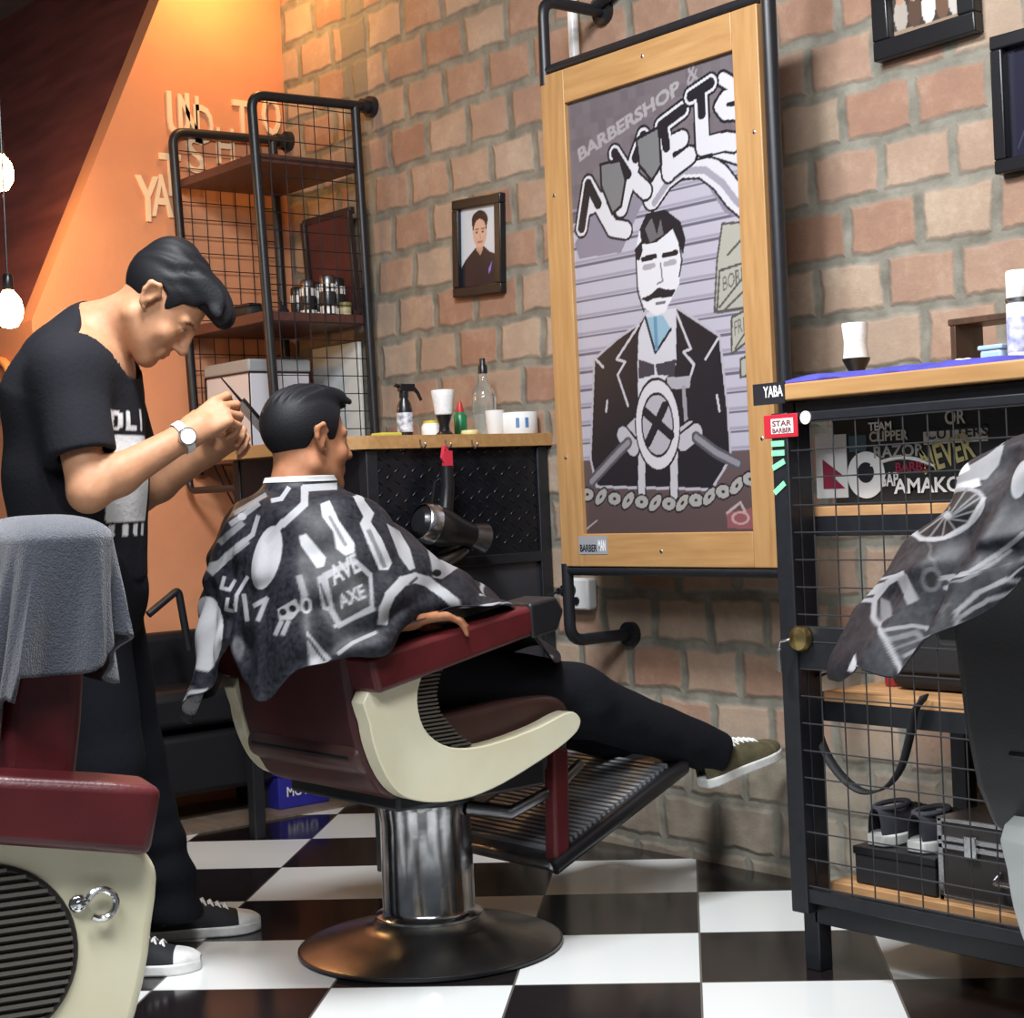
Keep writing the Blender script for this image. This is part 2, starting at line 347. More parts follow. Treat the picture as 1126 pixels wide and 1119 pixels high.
# ------------------------------------------------------------------ the room
def brick_material():
    m = bpy.data.materials.new('rough_brick'); m.use_nodes = True; N, L = nodes(m); b = N['Principled BSDF']; b.inputs['Roughness'].default_value = .85
    tc = N.new('ShaderNodeTexCoord'); sp = N.new('ShaderNodeSeparateXYZ'); L.new(tc.outputs['Object'], sp.inputs[0])
    nz = N.new('ShaderNodeTexNoise'); nz.inputs['Scale'].default_value = 9; nz.inputs['Detail'].default_value = 5; L.new(tc.outputs['Object'], nz.inputs['Vector'])
    sn = N.new('ShaderNodeSeparateXYZ'); L.new(nz.outputs['Color'], sn.inputs[0])
    def madd(a, k, off):
        x = N.new('ShaderNodeMath'); x.operation = 'MULTIPLY_ADD'; L.new(a, x.inputs[0]); x.inputs[1].default_value = k; x.inputs[2].default_value = off; return x.outputs[0]
    def add(a, c):
        x = N.new('ShaderNodeMath'); L.new(a, x.inputs[0]); L.new(c, x.inputs[1]); return x.outputs[0]
    cx = add(sp.outputs['X'], madd(sn.outputs[0], .045, 10.75-.0225+2.668)); cz = add(sp.outputs['Z'], madd(sn.outputs[1], .04, -.02-1.746+.1425*20))
    cb = N.new('ShaderNodeCombineXYZ'); L.new(cx, cb.inputs[0]); L.new(cz, cb.inputs[1])
    def brick(c1, c2, mo):
        t = N.new('ShaderNodeTexBrick'); L.new(cb.outputs[0], t.inputs['Vector']); t.offset = .5; t.inputs['Scale'].default_value = 1
        t.inputs['Color1'].default_value = (*c1, 1); t.inputs['Color2'].default_value = (*c2, 1); t.inputs['Mortar'].default_value = (*mo, 1)
        t.inputs['Mortar Size'].default_value = .023; t.inputs['Mortar Smooth'].default_value = .7; t.inputs['Bias'].default_value = 0
        t.inputs['Brick Width'].default_value = .218; t.inputs['Row Height'].default_value = .1425; return t
    mort = srgb(124, 120, 108)
    t1 = brick(srgb(158, 116, 93), srgb(190, 174, 152), mort); t1.inputs['Bias'].default_value = -.1
    n2 = N.new('ShaderNodeTexNoise'); n2.inputs['Scale'].default_value = 5.5; n2.inputs['Detail'].default_value = 8; n2.inputs['Roughness'].default_value = .75; L.new(tc.outputs['Object'], n2.inputs['Vector'])
    r = N.new('ShaderNodeValToRGB'); L.new(n2.outputs['Fac'], r.inputs[0]); e = r.color_ramp.elements
    e[0].position = .3; e[0].color = (*srgb(112, 96, 88), 1); e[1].position = .72; e[1].color = (*srgb(196, 180, 160), 1)
    x = e.new(.5); x.color = (*srgb(152, 124, 106), 1)
    mx = N.new('ShaderNodeMix'); mx.data_type = 'RGBA'; mx.inputs[0].default_value = .45; L.new(t1.outputs['Color'], mx.inputs[6]); L.new(r.outputs[0], mx.inputs[7])
    mm = N.new('ShaderNodeMix'); mm.data_type = 'RGBA'; L.new(t1.outputs['Fac'], mm.inputs[0]); L.new(mx.outputs[2], mm.inputs[6])
    n3 = N.new('ShaderNodeTexNoise'); n3.inputs['Scale'].default_value = 14; n3.inputs['Detail'].default_value = 8; L.new(tc.outputs['Object'], n3.inputs['Vector'])
    r3 = N.new('ShaderNodeValToRGB'); L.new(n3.outputs['Fac'], r3.inputs[0]); r3.color_ramp.elements[0].position = .3; r3.color_ramp.elements[0].color = (*srgb(104, 101, 90), 1); r3.color_ramp.elements[1].position = .7; r3.color_ramp.elements[1].color = (*srgb(148, 144, 131), 1)
    L.new(r3.outputs[0], mm.inputs[7])
    # splashed mortar hides the lowest courses
    lo = N.new('ShaderNodeMapRange'); L.new(sp.outputs['Z'], lo.inputs[0]); lo.inputs[1].default_value = .42; lo.inputs[2].default_value = .30; lo.inputs[3].default_value = 0; lo.inputs[4].default_value = .72
    ml = N.new('ShaderNodeMix'); ml.data_type = 'RGBA'; L.new(lo.outputs[0], ml.inputs[0]); L.new(mm.outputs[2], ml.inputs[6]); L.new(r3.outputs[0], ml.inputs[7])
    # the smeared upright mortar strip near the end of the wall
    st = N.new('ShaderNodeMath'); st.operation = 'COMPARE'; L.new(cx, st.inputs[0]); st.inputs[1].default_value = -4.89+10.75+2.668; st.inputs[2].default_value = .075
    sg = N.new('ShaderNodeMix'); sg.data_type = 'RGBA'; sm = N.new('ShaderNodeMath'); sm.operation = 'MULTIPLY'; L.new(st.outputs[0], sm.inputs[0]); sm.inputs[1].default_value = .85
    L.new(sm.outputs[0], sg.inputs[0]); L.new(ml.outputs[2], sg.inputs[6]); sg.inputs[7].default_value = (*srgb(120, 116, 104), 1)
    L.new(sg.outputs[2], b.inputs['Base Color'])
    hgt = N.new('ShaderNodeMath'); hgt.operation = 'MULTIPLY_ADD'; L.new(t1.outputs['Fac'], hgt.inputs[0]); hgt.inputs[1].default_value = -.8; L.new(n2.outputs['Fac'], hgt.inputs[2])
    bp = N.new('ShaderNodeBump'); bp.inputs['Strength'].default_value = .55; bp.inputs['Distance'].default_value = .014; L.new(hgt.outputs[0], bp.inputs['Height']); L.new(bp.outputs[0], b.inputs['Normal'])
    return m
def floor_material():
    m = bpy.data.materials.new('checker_tiles'); m.use_nodes = True; N, L = nodes(m); b = N['Principled BSDF']; b.inputs['Roughness'].default_value = .12
    tc = N.new('ShaderNodeTexCoord'); mp = N.new('ShaderNodeMapping'); L.new(tc.outputs['Object'], mp.inputs[0])
    # tile axes stand at 45 degrees to the brick wall
    s = 1/.4; a = -PI/4; mp.inputs['Rotation'].default_value = (0, 0, a); mp.inputs['Scale'].default_value = (s, s, 1)
    P0 = hz(565, 1083, 0); q = Matrix.Rotation(a, 3, 'Z') @ Vector((P0[0]*s, P0[1]*s, 0)); mp.inputs['Location'].default_value = (20-q.x, 20-q.y, .5)
    ck = N.new('ShaderNodeTexChecker'); ck.inputs['Scale'].default_value = 1; L.new(mp.outputs[0], ck.inputs['Vector'])
    ck.inputs['Color1'].default_value = (.012, .009, .010, 1); ck.inputs['Color2'].default_value = (.74, .76, .75, 1)
    n = N.new('ShaderNodeTexNoise'); n.inputs['Scale'].default_value = 3; n.inputs['Detail'].default_value = 5; L.new(tc.outputs['Object'], n.inputs['Vector'])
    rr = N.new('ShaderNodeMapRange'); L.new(n.outputs['Fac'], rr.inputs[0]); rr.inputs[3].default_value = .06; rr.inputs[4].default_value = .22; L.new(rr.outputs[0], b.inputs['Roughness'])
    br = N.new('ShaderNodeTexBrick'); L.new(mp.outputs[0], br.inputs['Vector']); br.offset = 0; br.inputs['Scale'].default_value = 1; br.inputs['Brick Width'].default_value = 1; br.inputs['Row Height'].default_value = 1
    br.inputs['Mortar Size'].default_value = .006; br.inputs['Mortar Smooth'].default_value = 0
    mx = N.new('ShaderNodeMix'); mx.data_type = 'RGBA'; L.new(br.outputs['Fac'], mx.inputs[0]); L.new(ck.outputs['Color'], mx.inputs[6]); mx.inputs[7].default_value = (.12, .11, .10, 1)
    L.new(mx.outputs[2], b.inputs['Base Color']); return m
def orange_material():
    return mat('orange_plaster', srgb(222, 152, 108), .75, 0, .18, 2.2, bump=.12, bscale=30, ncol=srgb(204, 134, 96))
def struct(o): o['kind'] = 'structure'; return o
XE = -5.36
struct(MB().box((-2.2, .06, 1.575), (6.36, .12, 3.35)).build('wall_back', brick_material(), smooth=False))
a_, b_ = hx(175, 0, XE), hx(35, 352, XE); d_ = a_-b_; hi_ = b_+d_*((3.25-b_[2])/d_[2])
struct(MB().prism([(.06, -.1), (.06, hi_[2]), (hi_[1], hi_[2]), (b_[1], b_[2]), (b_[1], -.1)], lambda a, b, d: (d, a, b), XE-.1, XE).build('wall_left', orange_material(), smooth=False))
struct(MB().box((XE-1.8, b_[1]+.05, (b_[2]-.1)/2), (3.4, .1, b_[2]+.1)).build('wall_front', orange_material(), smooth=False))
struct(MB().box((-1.9, -2.6, -.05), (7.02, 5.2, .1)).build('floor', floor_material(), smooth=False))
struct(MB().box((-5.12, -1.6, .004), (.46, 3.2, .008)).build('trim_1', mat('brown_floor_boards', srgb(128, 112, 98), .4, 0, .25, 6, stretch=(1, 6, 1)), smooth=False))
# steep dark boarded slope that leans back above the orange return wall
n_ = np.array([0, d_[2], -d_[1]]); n_ = n_/np.linalg.norm(n_)*.08
mb = MB(); Q = [b_+np.array([-.1, 0, 0]), hi_+np.array([-.1, 0, 0]), hi_+np.array([-3.5, 0, 0]), b_+np.array([-3.5, 0, 0])]
A = [mb.bm.verts.new(T(p)) for p in Q]; B = [mb.bm.verts.new(T(p+n_)) for p in Q]
mb.bm.faces.new(A); mb.bm.faces.new(B[::-1])
for i in range(4): mb.bm.faces.new((A[i], A[(i+1) % 4], B[(i+1) % 4], B[i]))
struct(mb.build('wall_upper', mat('dark_red_boards', srgb(122, 64, 58), .6, 0, .35, 2.5, stretch=(1, 6, 6)), smooth=False))
struct(MB().box((-3.8, -2.55, 3.30), (10.2, 5.5, .1)).build('ceiling', mat('dark_ceiling', srgb(112, 100, 98), .8), smooth=False))

# bulbs on cords under the soffit
def bulb(px, py, X, label, power):
    p = hx(px, py, X); t = thing('hanging_bulb', label, 'light bulb', p, group='bare bulbs under the dark soffit')
    em = mat('glowing_bulb', (1, .62, .25), .3, emit=45)
    MB().lathe([(0, -.06), (.024, -.054), (.040, -.027), (.044, 0), (.037, .03), (.018, .055), (.013, .062)], seg=24).build('bulb_glass', em, t)
    MB().lathe([(0, .115), (.012, .11), (.016, .10), (.017, .062), (.013, .055)], seg=16).build('socket', 'black_plastic', t)
    L_ = 3.25-p[2]
    MB().cyl((0, 0, .11), (0, 0, L_), .003, seg=8).build('cord', 'black_plastic', t)
    q = point('bulb_glow', p+np.array([0, 0, 0]), power, (1, .50, .16), .05); q.parent = t; q.location = (0, 0, -.075)
bulb(0, 190, -5.2, 'upper bare glowing bulb hanging at the left edge', 5)
bulb(10, 340, -5.0, 'lower bare glowing bulb hanging beside the barber', 5)
q = point('warm_spot_glow', (-5.05, -.35, 2.98), 17, (1, .55, .18), .05)

# ------------------------------------------------------------------ lettering and ring on the orange wall
t = thing('wall_lettering', 'pale raised lettering fixed on the orange wall behind the shelf', 'lettering', hx(150, 250, XE))
t.location = (XE, -.65, 2.1)
lm_ = mat('pale_letters', srgb(244, 214, 176), .5)
def letter(ch, px, py, h):
    p = hx(px, py, XE)-np.array(t.location); lettering('letter', ch, p, (0, 1, 0), (0, 0, 1), h*.55, h, lm_, t, depth=.012, bold=.01)
for ch, px, py, h in [('Y', 150, 243, .16), ('A', 166, 238, .15), ('T', 176, 215, .15), ('U', 184, 150, .16), ('N', 196, 150, .15), ('D', 213, 158, .14), ('T', 256, 152, .14), ('O', 288, 148, .14), ('S', 205, 190, .13), ('H', 238, 180, .13)]: letter(ch, px, py, h)
c = hy(0, 424, b_[1]-.016)
mb = MB(); mb.tube([c+np.array([.10*math.cos(k*PI/20), 0, .085*math.sin(k*PI/20)]) for k in range(40)], .016, 10, closed=True)
tagged(mb.build('wall_ring', mat('orange_ring', srgb(240, 160, 90), .4)), 'round orange ring mounted on the orange wall at far left', 'wall decoration')

# ------------------------------------------------------------------ pipe shelf against the brick wall
XR, XL = -4.789, -5.335
SH = thing('pipe_shelf', 'tall black pipe shelf with dark wooden boards beside the orange wall', 'shelf', (XR, -.25, 0))
def sw(p): return np.asarray(p, float)-np.array([XR, -.25, 0])
for X_, zt, nm in ((XR, 2.400, 'side_frame'), (XL, 2.385, 'side_frame')):
    mb = MB(); mb.tube([sw(p) for p in bend_path([(X_, -.44, 1.17), (X_, -.485, zt), (X_, 0, zt+.012)], .05)], .0165, 12)
    mb.cyl(sw((X_, -.02, zt+.012)), sw((X_, 0, zt+.012)), .036, seg=20); mb.cyl(sw((X_, -.05, zt+.012)), sw((X_, -.02, zt+.012)), .024, seg=20)
    f = mb.build(nm, 'black_pipe', SH)
    MB().tube([sw((X_, -.075, zt+.01)), sw((X_, -.05, 1.17))], .0165, 12).build('back_pole', 'black_pipe', SH)
    mb = MB()
    for i in range(1, 7): mb.cyl(sw((X_, -.47+.06*i, 1.22)), sw((X_, -.485+.06*i, zt)), .0019, seg=5)
    for i in range(20): mb.cyl(sw((X_, -.46, 1.24+.06*i)), sw((X_, -.07, 1.24+.06*i)), .0019, seg=5)
    mb.build('wire_side', 'wire', SH)
for z_, th in ((2.20, .03), (1.675, .035), (1.215, .03)):
    rbox('shelf_board', sw(((XR+XL)/2, -.265, z_)), (XR-XL-.02, .41, th), 'dark_wood', SH, .003)
mb = MB(); mb.tube([sw(p) for p in bend_path([(XL+.02, -.49, 1.195), (XL+.02, -.49, 1.115), (XR-.02, -.49, 1.115), (XR-.02, -.49, 1.195)], .035)], .012, 10)
mb.build('towel_rail', 'black_pipe', SH)
cord = [hx(232+30*math.sin(k/14*PI*.9), 505+55*math.sin(k/14*PI), -5.2) for k in range(15)]
mb = MB(); mb.tube([sw(p) for p in cord], .0035, 8); mb.build('cable', 'black_plastic', SH)

# things on the shelf
Z2 = 1.6925
jar_black = mat('jar_black', (.02, .02, .022), .25); strip = mat('jar_stripe', (.75, .75, .73), .4)
jx = [(328, -.13), (339, -.20), (350, -.13), (361, -.20), (371, -.13)]
for i, (px, Y_) in enumerate(jx):
    p = hy(px, 331, Y_); X_ = p[0]
    t = thing('pomade_jar', ['black and white striped jar standing leftmost in the jar row', 'striped jar second from the left on the middle board', 'striped jar in the centre of the jar row', 'striped jar fourth from the left on the middle board', 'striped jar rightmost of the tall jars beside the small tin'][i], 'jar', (X_, Y_, Z2), group='striped jars on the middle shelf board')
    MB().lathe([(0, 0), (.026, 0), (.027, .003), (.027, .098), (.024, .106), (0, .106)], seg=24).build('jar_body', jar_black, t)
    mb = MB()
    for k in range(10):
        a = 2*PI*k/10
        mb.box((.0272*math.cos(a), .0272*math.sin(a), .013), (.002, .009, .026), Matrix.Rotation(a, 4, 'Z'))
    mb.build('lower_stripes', strip, t, smooth=False); mb = MB()
    for k in range(10):
        a = 2*PI*k/10; mb.box((.0272*math.cos(a), .0272*math.sin(a), .088), (.002, .009, .026), Matrix.Rotation(a, 4, 'Z'))
    mb.build('upper_stripes', strip, t, smooth=False)
    MB().lathe([(.0265, .101), (.0265, .125), (.022, .131), (0, .132)], seg=24).build('lid', 'worn_metal' if i % 2 else 'black_plastic', t)
p = hy(379, 334, -.12); t = thing('small_tin', 'small cream tin with olive band beside the striped jars', 'tin', (p[0], -.12, Z2))
MB().lathe([(0, 0), (.022, 0), (.022, .038), (0, .038)], seg=20).build('tin_body', mat('cream_tin', srgb(190, 180, 140), .4), t)
MB().lathe([(.0225, .026), (.024, .027), (.024, .044), (0, .046)], seg=20).build('tin_lid', mat('olive_lid', srgb(120, 116, 70), .4), t)
p = hy(311, 331, -.2); t = thing('dark_bottle', 'short dark bottle on the middle board left of the jars', 'bottle', (p[0], -.2, Z2))
MB().lathe([(0, 0), (.02, 0), (.021, .045), (.012, .058), (.011, .07), (0, .07)], seg=20).build('bottle_body', mat('dark_glass', (.02, .022, .03), .15), t)
MB().lathe([(.013, .064), (.013, .082), (0, .083)], seg=16).build('bottle_cap', 'black_plastic', t)
p = hy(264, 345, -.40); t = thing('clipper_case', 'black rounded case lying on the middle board near the barber', 'case', (p[0]+.02, -.38, Z2))
MB().box((0, 0, .022), (.12, .07, .044)).build('case_body', 'black_matte', t, bevel=.018)
rbox('case_lid', (0, 0, .047), (.10, .055, .012), 'black_plastic', t, .005)
# dark framed picture leaning at the back of the middle board
t = thing('dark_picture', 'dark reddish framed picture leaning behind the striped jars', 'picture frame', ((-5.01), -.06, Z2))
Rx = Matrix.Rotation(.06, 4, 'X')
rbox('picture_panel', (0, .008, .19), (.26, .008, .34), mat('dark_red_print', srgb(78, 40, 42), .3, 0, .4, 8), t, .002, Rx)
mb = MB()
for c, d in (((0, 0, .012), (.31, .02, .024)), ((0, 0, .37), (.31, .02, .024)), ((-.145, 0, .19), (.022, .02, .36)), ((.145, 0, .19), (.022, .02, .36))): mb.box(c, d, Rx)
mb.build('frame', mat('dark_frame', srgb(48, 34, 32), .4), t, bevel=.003)
# papers on the top board
t = tagged(rbox('white_booklet', (-5.24, -.12, 2.221), (.10, .14, .012), 'white_matte', None, .002), 'thin white booklet lying on the top shelf board', 'booklet')
# storage box and white board on the bottom board
t = thing('storage_box', 'pale grey storage box with dark trim on the lowest shelf board', 'box', (-5.14, -.30, 1.231), 0)
rbox('box_body', (0, 0, .14), (.30, .24, .28), mat('grey_box', srgb(206, 208, 216), .4), t, .006)
rbox('box_lid', (0, 0, .30), (.31, .25, .045), mat('grey_lid', srgb(150, 156, 160), .4), t, .008)
mb = MB()
for x_ in (-.1515, .1515): mb.box((x_, -.1225, .14), (.004, .004, .27))
mb.box((0, -.1225, .277), (.306, .004, .005)); mb.box((0, -.1225, .012), (.306, .004, .005)); mb.box((.1525, 0, .277), (.004, .25, .005))
mb.build('trim', 'black_plastic', t, smooth=False)
t = thing('white_board', 'white glossy board standing against the brick wall on the lowest shelf board', 'board', (-5.04, -.03, 1.231))
rbox('board_face', (.0, 0, .19), (.30, .012, .38), mat('whiteboard_face', (.72, .76, .75), .3), t, .002)
rbox('board_edge', (-.156, 0, .19), (.012, .016, .38), 'silver', t, .002)

# ------------------------------------------------------------------ framed poster hung on pipes
YP = -.25
PO = thing('framed_poster', 'large wood-framed barbershop poster hung on black pipes in front of the brick wall', 'poster', (-3.19, YP, .842))
def pw(p): return np.asarray(p, float)-np.array([-3.19, YP, .842])
x0, x1, z0, z1 = -3.605, -2.785, .842, 2.225; ax0, ax1, az0, az1 = -3.508, -2.872, .933, 2.13
for c, d in (((x0+(ax0-x0)/2, z0+(z1-z0)/2), (ax0-x0, z1-z0)), ((ax1+(x1-ax1)/2, z0+(z1-z0)/2), (x1-ax1, z1-z0)), (((ax0+ax1)/2, (z0+az0)/2), (ax1-ax0, az0-z0)), (((ax0+ax1)/2, (az1+z1)/2), (ax1-ax0, z1-az1))):
    vert = d[1] > d[0]; rbox('frame_board', pw((c[0], YP+.011, c[1])), (d[0], .026, d[1]), 'wood' if vert else 'wood_h', PO, .003)
rbox('back_board', pw(((x0+x1)/2, YP+.034, (z0+z1)/2)), (x1-x0-.02, .014, z1-z0-.02), 'black_matte', PO, 0)
mb = MB()
for px, py in ((706, 62), (829, 145), (838, 482), (727, 606), (622, 503), (609, 215)):
    q = hy(px, py, YP-.002); mb.ball(pw(q), .006, 10, (1, .5, 1))
mb.build('screws', 'silver', PO)
def build_art():
    nx, ny = 250, 460; g = lambda r, gg, b: srgb(r, gg, b); pt = Paint(nx, ny, g(122, 113, 118)); asp = (ax1-ax0)/(az1-az0)
    def P(px, py): q = hy(px, py, YP); return ((q[0]-ax0)/(ax1-ax0), (q[2]-az0)/(az1-az0))
    A = lambda x, y: P(590+.572*x, .572*y)
    B = lambda x, y: P(600+.2412*x, 60+.2412*y)
    C = lambda x, y: P(600+.286*x, 300+.286*y)
    pa = lambda f, pts: [f(*p) for p in pts]
    blk, wht, gry, lil = g(38, 36, 44), g(226, 224, 230), g(134, 130, 136), g(196, 192, 206)
    n = np.random.default_rng(3).random((ny//12+2, nx//12+2)); yy, xx = np.mgrid[0:ny, 0:nx]; pt.a *= (.88+.24*n[yy//12, xx//12])[..., None]
    W0 = pt.Y < .70; top = .72+.10*pt.X; m = (pt.Y < top) & (pt.Y > .16); pt.a[m] = lil
    for k in range(15):
        v = .17+.041*k; pt.line([(0, v), (1, v)], .010, g(96, 90, 106), .9, asp); pt.line([(0, v+.008), (1, v+.008)], .012, g(160, 154, 172), .8, asp)
    m = pt.Y < .17; pt.a[m] = np.array(g(102, 84, 84))*(.8+.3*pt.Y[m]/.17)[:, None]
    ln = lambda f, pts, w, c, al=1: pt.line(pa(f, pts), w, c, al, asp)
    pt.poly(pa(B, [(120, 860), (250, 640), (480, 640), (600, 520), (720, 500), (890, 660), (900, 760), (800, 720), (700, 560), (520, 600), (420, 690), (330, 900), (140, 930)]), g(146, 140, 156))
    # small top line and the big block lettering
    u0, u1 = np.array(B(140, 490)), np.array(B(600, 175)); pt.text('BARBERSHOP', u0, u1-u0, np.array(B(120, 420))-np.array(B(130, 480)), g(176, 170, 172), .04)
    pt.text('&', B(630, 150), np.array(B(680, 110))-np.array(B(630, 150)), np.array([.0, .045]), g(168, 160, 162), .01)
    sw_ = [(470, 650), (530, 560), (600, 505), (700, 500), (780, 560), (840, 640), (900, 690)]
    ln(B, sw_, .12, blk); ln(B, sw_, .10, wht); ln(B, [(p[0]+10, p[1]+25) for p in sw_], .03, g(170, 165, 178))
    s2 = [(790, 110), (840, 140), (850, 180), (800, 195), (775, 235), (800, 268), (885, 262)]
    ln(B, s2, .075, blk); ln(B, s2, .05, wht)
    ln(B, [(640, 450), (740, 430), (900, 480)], .07, blk); ln(B, [(640, 450), (740, 430), (900, 480)], .05, wht)
    def letter(parts):
        for k, w_ in enumerate((.092, .070, .046)):
            for pts, split in parts:
                if k == 0: ln(B, pts, w_, blk)
                elif k == 1: ln(B, pts, w_, wht)
                elif split: ln(B, pts, w_, blk)
    letter([([(150, 790), (180, 590)], 1), ([(180, 590), (290, 790), (350, 800)], 0), ([(165, 700), (240, 665)], 0), ([(180, 590), (225, 680)], 1)])
    letter([([(300, 450), (360, 545)], 1), ([(360, 545), (440, 620)], 0), ([(430, 370), (395, 470)], 1), ([(395, 470), (330, 700)], 0)])
    letter([([(520, 320), (545, 540)], 0), ([(520, 320), (535, 420)], 1), ([(510, 325), (610, 250)], 1), ([(535, 420), (605, 385)], 0), ([(550, 530), (640, 460)], 0)])
    letter([([(690, 160), (700, 420), (800, 395), (840, 400)], 0), ([(690, 160), (695, 270)], 1), ([(645, 190), (735, 130)], 1)])
    for q in ([(235, 500), (325, 480), (350, 570), (330, 690), (290, 725), (240, 600)], [(398, 385), (500, 330), (512, 500), (470, 575), (412, 505)]):
        pt.poly(pa(B, q), g(128, 128, 130)); ln(B, q+[q[0]], .014, blk)
    # banners on the right
    for q in ([(350, 430), (405, 425), (405, 500), (335, 600), (340, 500)], [(345, 520), (405, 500), (405, 590), (340, 600)], [(368, 610), (405, 590), (405, 650), (368, 680)], [(385, 690), (405, 680), (405, 720), (385, 725)]):
        pt.poly(pa(A, q), g(186, 184, 172)); ln(A, q+[q[0]], .01, g(90, 88, 84))
    for q in ([(360, 490), (405, 440)], [(345, 590), (400, 520)], [(350, 600), (405, 545)], [(375, 670), (405, 620)]): ln(A, q, .01, g(96, 94, 90))
    u0 = np.array(A(352, 560)); pt.text('BORN', u0, np.array(A(398, 535))-u0, (0, .03), g(104, 102, 98), .0)
    u0 = np.array(A(374, 645)); pt.text('FREE', u0, np.array(A(404, 630))-u0, (0, .03), g(104, 102, 98), .0)
    # the man
    jk = [(105, 690), (150, 650), (190, 622), (205, 600), (262, 590), (300, 615), (345, 645), (362, 800), (366, 880), (330, 940), (110, 935), (98, 880)]
    pt.poly(pa(A, jk), blk); ln(A, jk+[jk[0]], .012, g(190, 186, 196))
    pt.poly(pa(A, [(190, 640), (206, 600), (262, 592), (262, 700), (190, 800), (188, 700)]), g(214, 212, 220))
    pt.poly(pa(A, [(203, 610), (236, 605), (252, 632), (222, 678)]), g(150, 186, 206)); ln(A, [(203, 610), (222, 678), (252, 632)], .012, blk)
    ln(A, [(222, 612), (224, 670)], .02, g(104, 150, 180))
    pt.poly(pa(A, [(186, 470), (192, 440), (262, 432), (272, 470), (268, 545), (240, 600), (222, 606), (200, 590), (186, 540)]), g(234, 232, 238))
    pt.poly(pa(A, [(196, 470), (192, 440), (205, 410), (240, 402), (270, 425), (280, 460), (275, 490), (268, 470), (255, 440), (225, 465)]), blk)
    pt.poly(pa(A, [(186, 500), (182, 480), (196, 462), (198, 480), (192, 500)]), blk)
    pt.poly(pa(A, [(202, 440), (215, 418), (225, 450), (232, 420), (238, 450), (212, 466)]), g(110, 108, 112))
    for x in ((198, 222), (238, 262)): ln(A, [(x[0], 498-(x[0]-198)*.18), (x[1], 492-(x[0]-198)*.18)], .022, blk); ln(A, [(x[0]+3, 514-(x[0]-198)*.18), (x[1]-3, 510-(x[0]-198)*.18)], .022, g(176, 172, 180))
    ln(A, [(232, 505), (236, 540), (226, 545)], .008, gry); ln(A, [(268, 470), (273, 500), (268, 530)], .008, blk)
    pt.poly(pa(A, [(194, 574), (212, 566), (228, 552), (244, 556), (262, 556), (254, 570), (238, 572), (222, 572), (206, 580)]), blk)
    ln(A, [(224, 583), (240, 580)], .012, g(120, 116, 122)); ln(A, [(184, 480), (188, 560), (200, 598)], .008, blk)
    for q in ([(190, 625), (148, 690), (164, 695), (150, 720), (170, 780)], [(262, 600), (290, 670), (276, 676), (296, 700), (284, 740)], [(108, 690), (122, 705)], [(342, 650), (318, 690)], [(130, 770), (128, 790)], [(340, 760), (345, 790)]): ln(A, q, .012, g(206, 202, 210))
    for q in ([(190, 690), (220, 700), (220, 720), (190, 728)], [(222, 700), (262, 690), (258, 722), (226, 720)]): pt.poly(pa(A, q), g(66, 62, 74))
    pt.poly(pa(A, [(244, 725), (290, 722), (288, 745), (246, 748)]), g(180, 176, 184)); ln(A, [(276, 745), (282, 820)], .022, g(160, 156, 164))
    # fork, wheel shield, hands, handlebar and chain
    for x in (196, 258): ln(A, [(x, 860), (x, 950)], .055, blk); ln(A, [(x, 860), (x, 950)], .042, g(206, 202, 210))
    for q in ([(165, 840), (190, 815)], [(290, 825), (262, 845)], [(275, 850), (300, 830)], [(160, 835), (180, 860)]): ln(A, q, .09, blk); ln(A, q, .07, g(196, 192, 200))
    for q in ([(100, 925), (150, 870), (170, 850)], [(300, 840), (340, 870), (380, 890)]): ln(A, q, .05, g(90, 88, 96)); ln(A, q, .025, g(150, 146, 154))
    c = A(226, 816); pt.ell(c, .135, .105, blk); pt.ell(c, .128, .098, g(220, 216, 222)); pt.ell(c, .096, .072, blk); pt.ell(c, .088, .066, g(186, 182, 190))
    ln(A, [(203, 792), (252, 836)], .04, blk); ln(A, [(240, 780), (208, 850)], .04, blk)
    for k in range(13):
        x = 92+k*26; y = 950+18*math.sin(min(1, k/7)*PI*.5)-(max(0, k-6)**1.75)*2.1; q = A(x, y); pt.ell(q, .048, .018, blk, .0, 1, .3*(k % 2)); pt.ell(q, .040, .014, g(176, 172, 168), .25, 1, .3*(k % 2))
    pt.poly(pa(A, [(358, 985), (410, 975), (410, 1015), (360, 1015)]), g(150, 92, 96)); ln(A, [(360, 985), (385, 965), (395, 985)], .012, g(190, 170, 170)); pt.ell(A(385, 995), .05, .014, g(196, 160, 160), .7)
    ln(A, [(92, 1015), (110, 1000)], .008, g(180, 170, 170))
    pt.a *= .66
    pt.mesh('printed_art', lambda u, v: np.stack([ax0+(ax1-ax0)*u, np.full(u.shape, YP+.012), az0+(az1-az0)*v], -1)-np.array([-3.19, YP, .842]), 'art', PO)
build_art()
q = hy(638, 608, YP); o_ = pw((q[0], YP-.0025, q[2]))
st_ = rbox('sticker', pw((q[0]+.058, YP-.0025, q[2]+.022)), (.116, .002, .05), mat('sticker_grey', srgb(150, 152, 158), .4), PO, 0)
lettering('sticker_print', 'BARBER', pw((q[0]+.005, YP-.0036, q[2]+.004)), (1, 0, 0), (0, 0, 1), .07, .02, 'black_plastic', st_, .0006)
lettering('sticker_print', 'MAN', pw((q[0]+.08, YP-.0036, q[2]+.006)), (1, 0, 0), (0, 0, 1), .03, .03, 'white', st_, .0006)
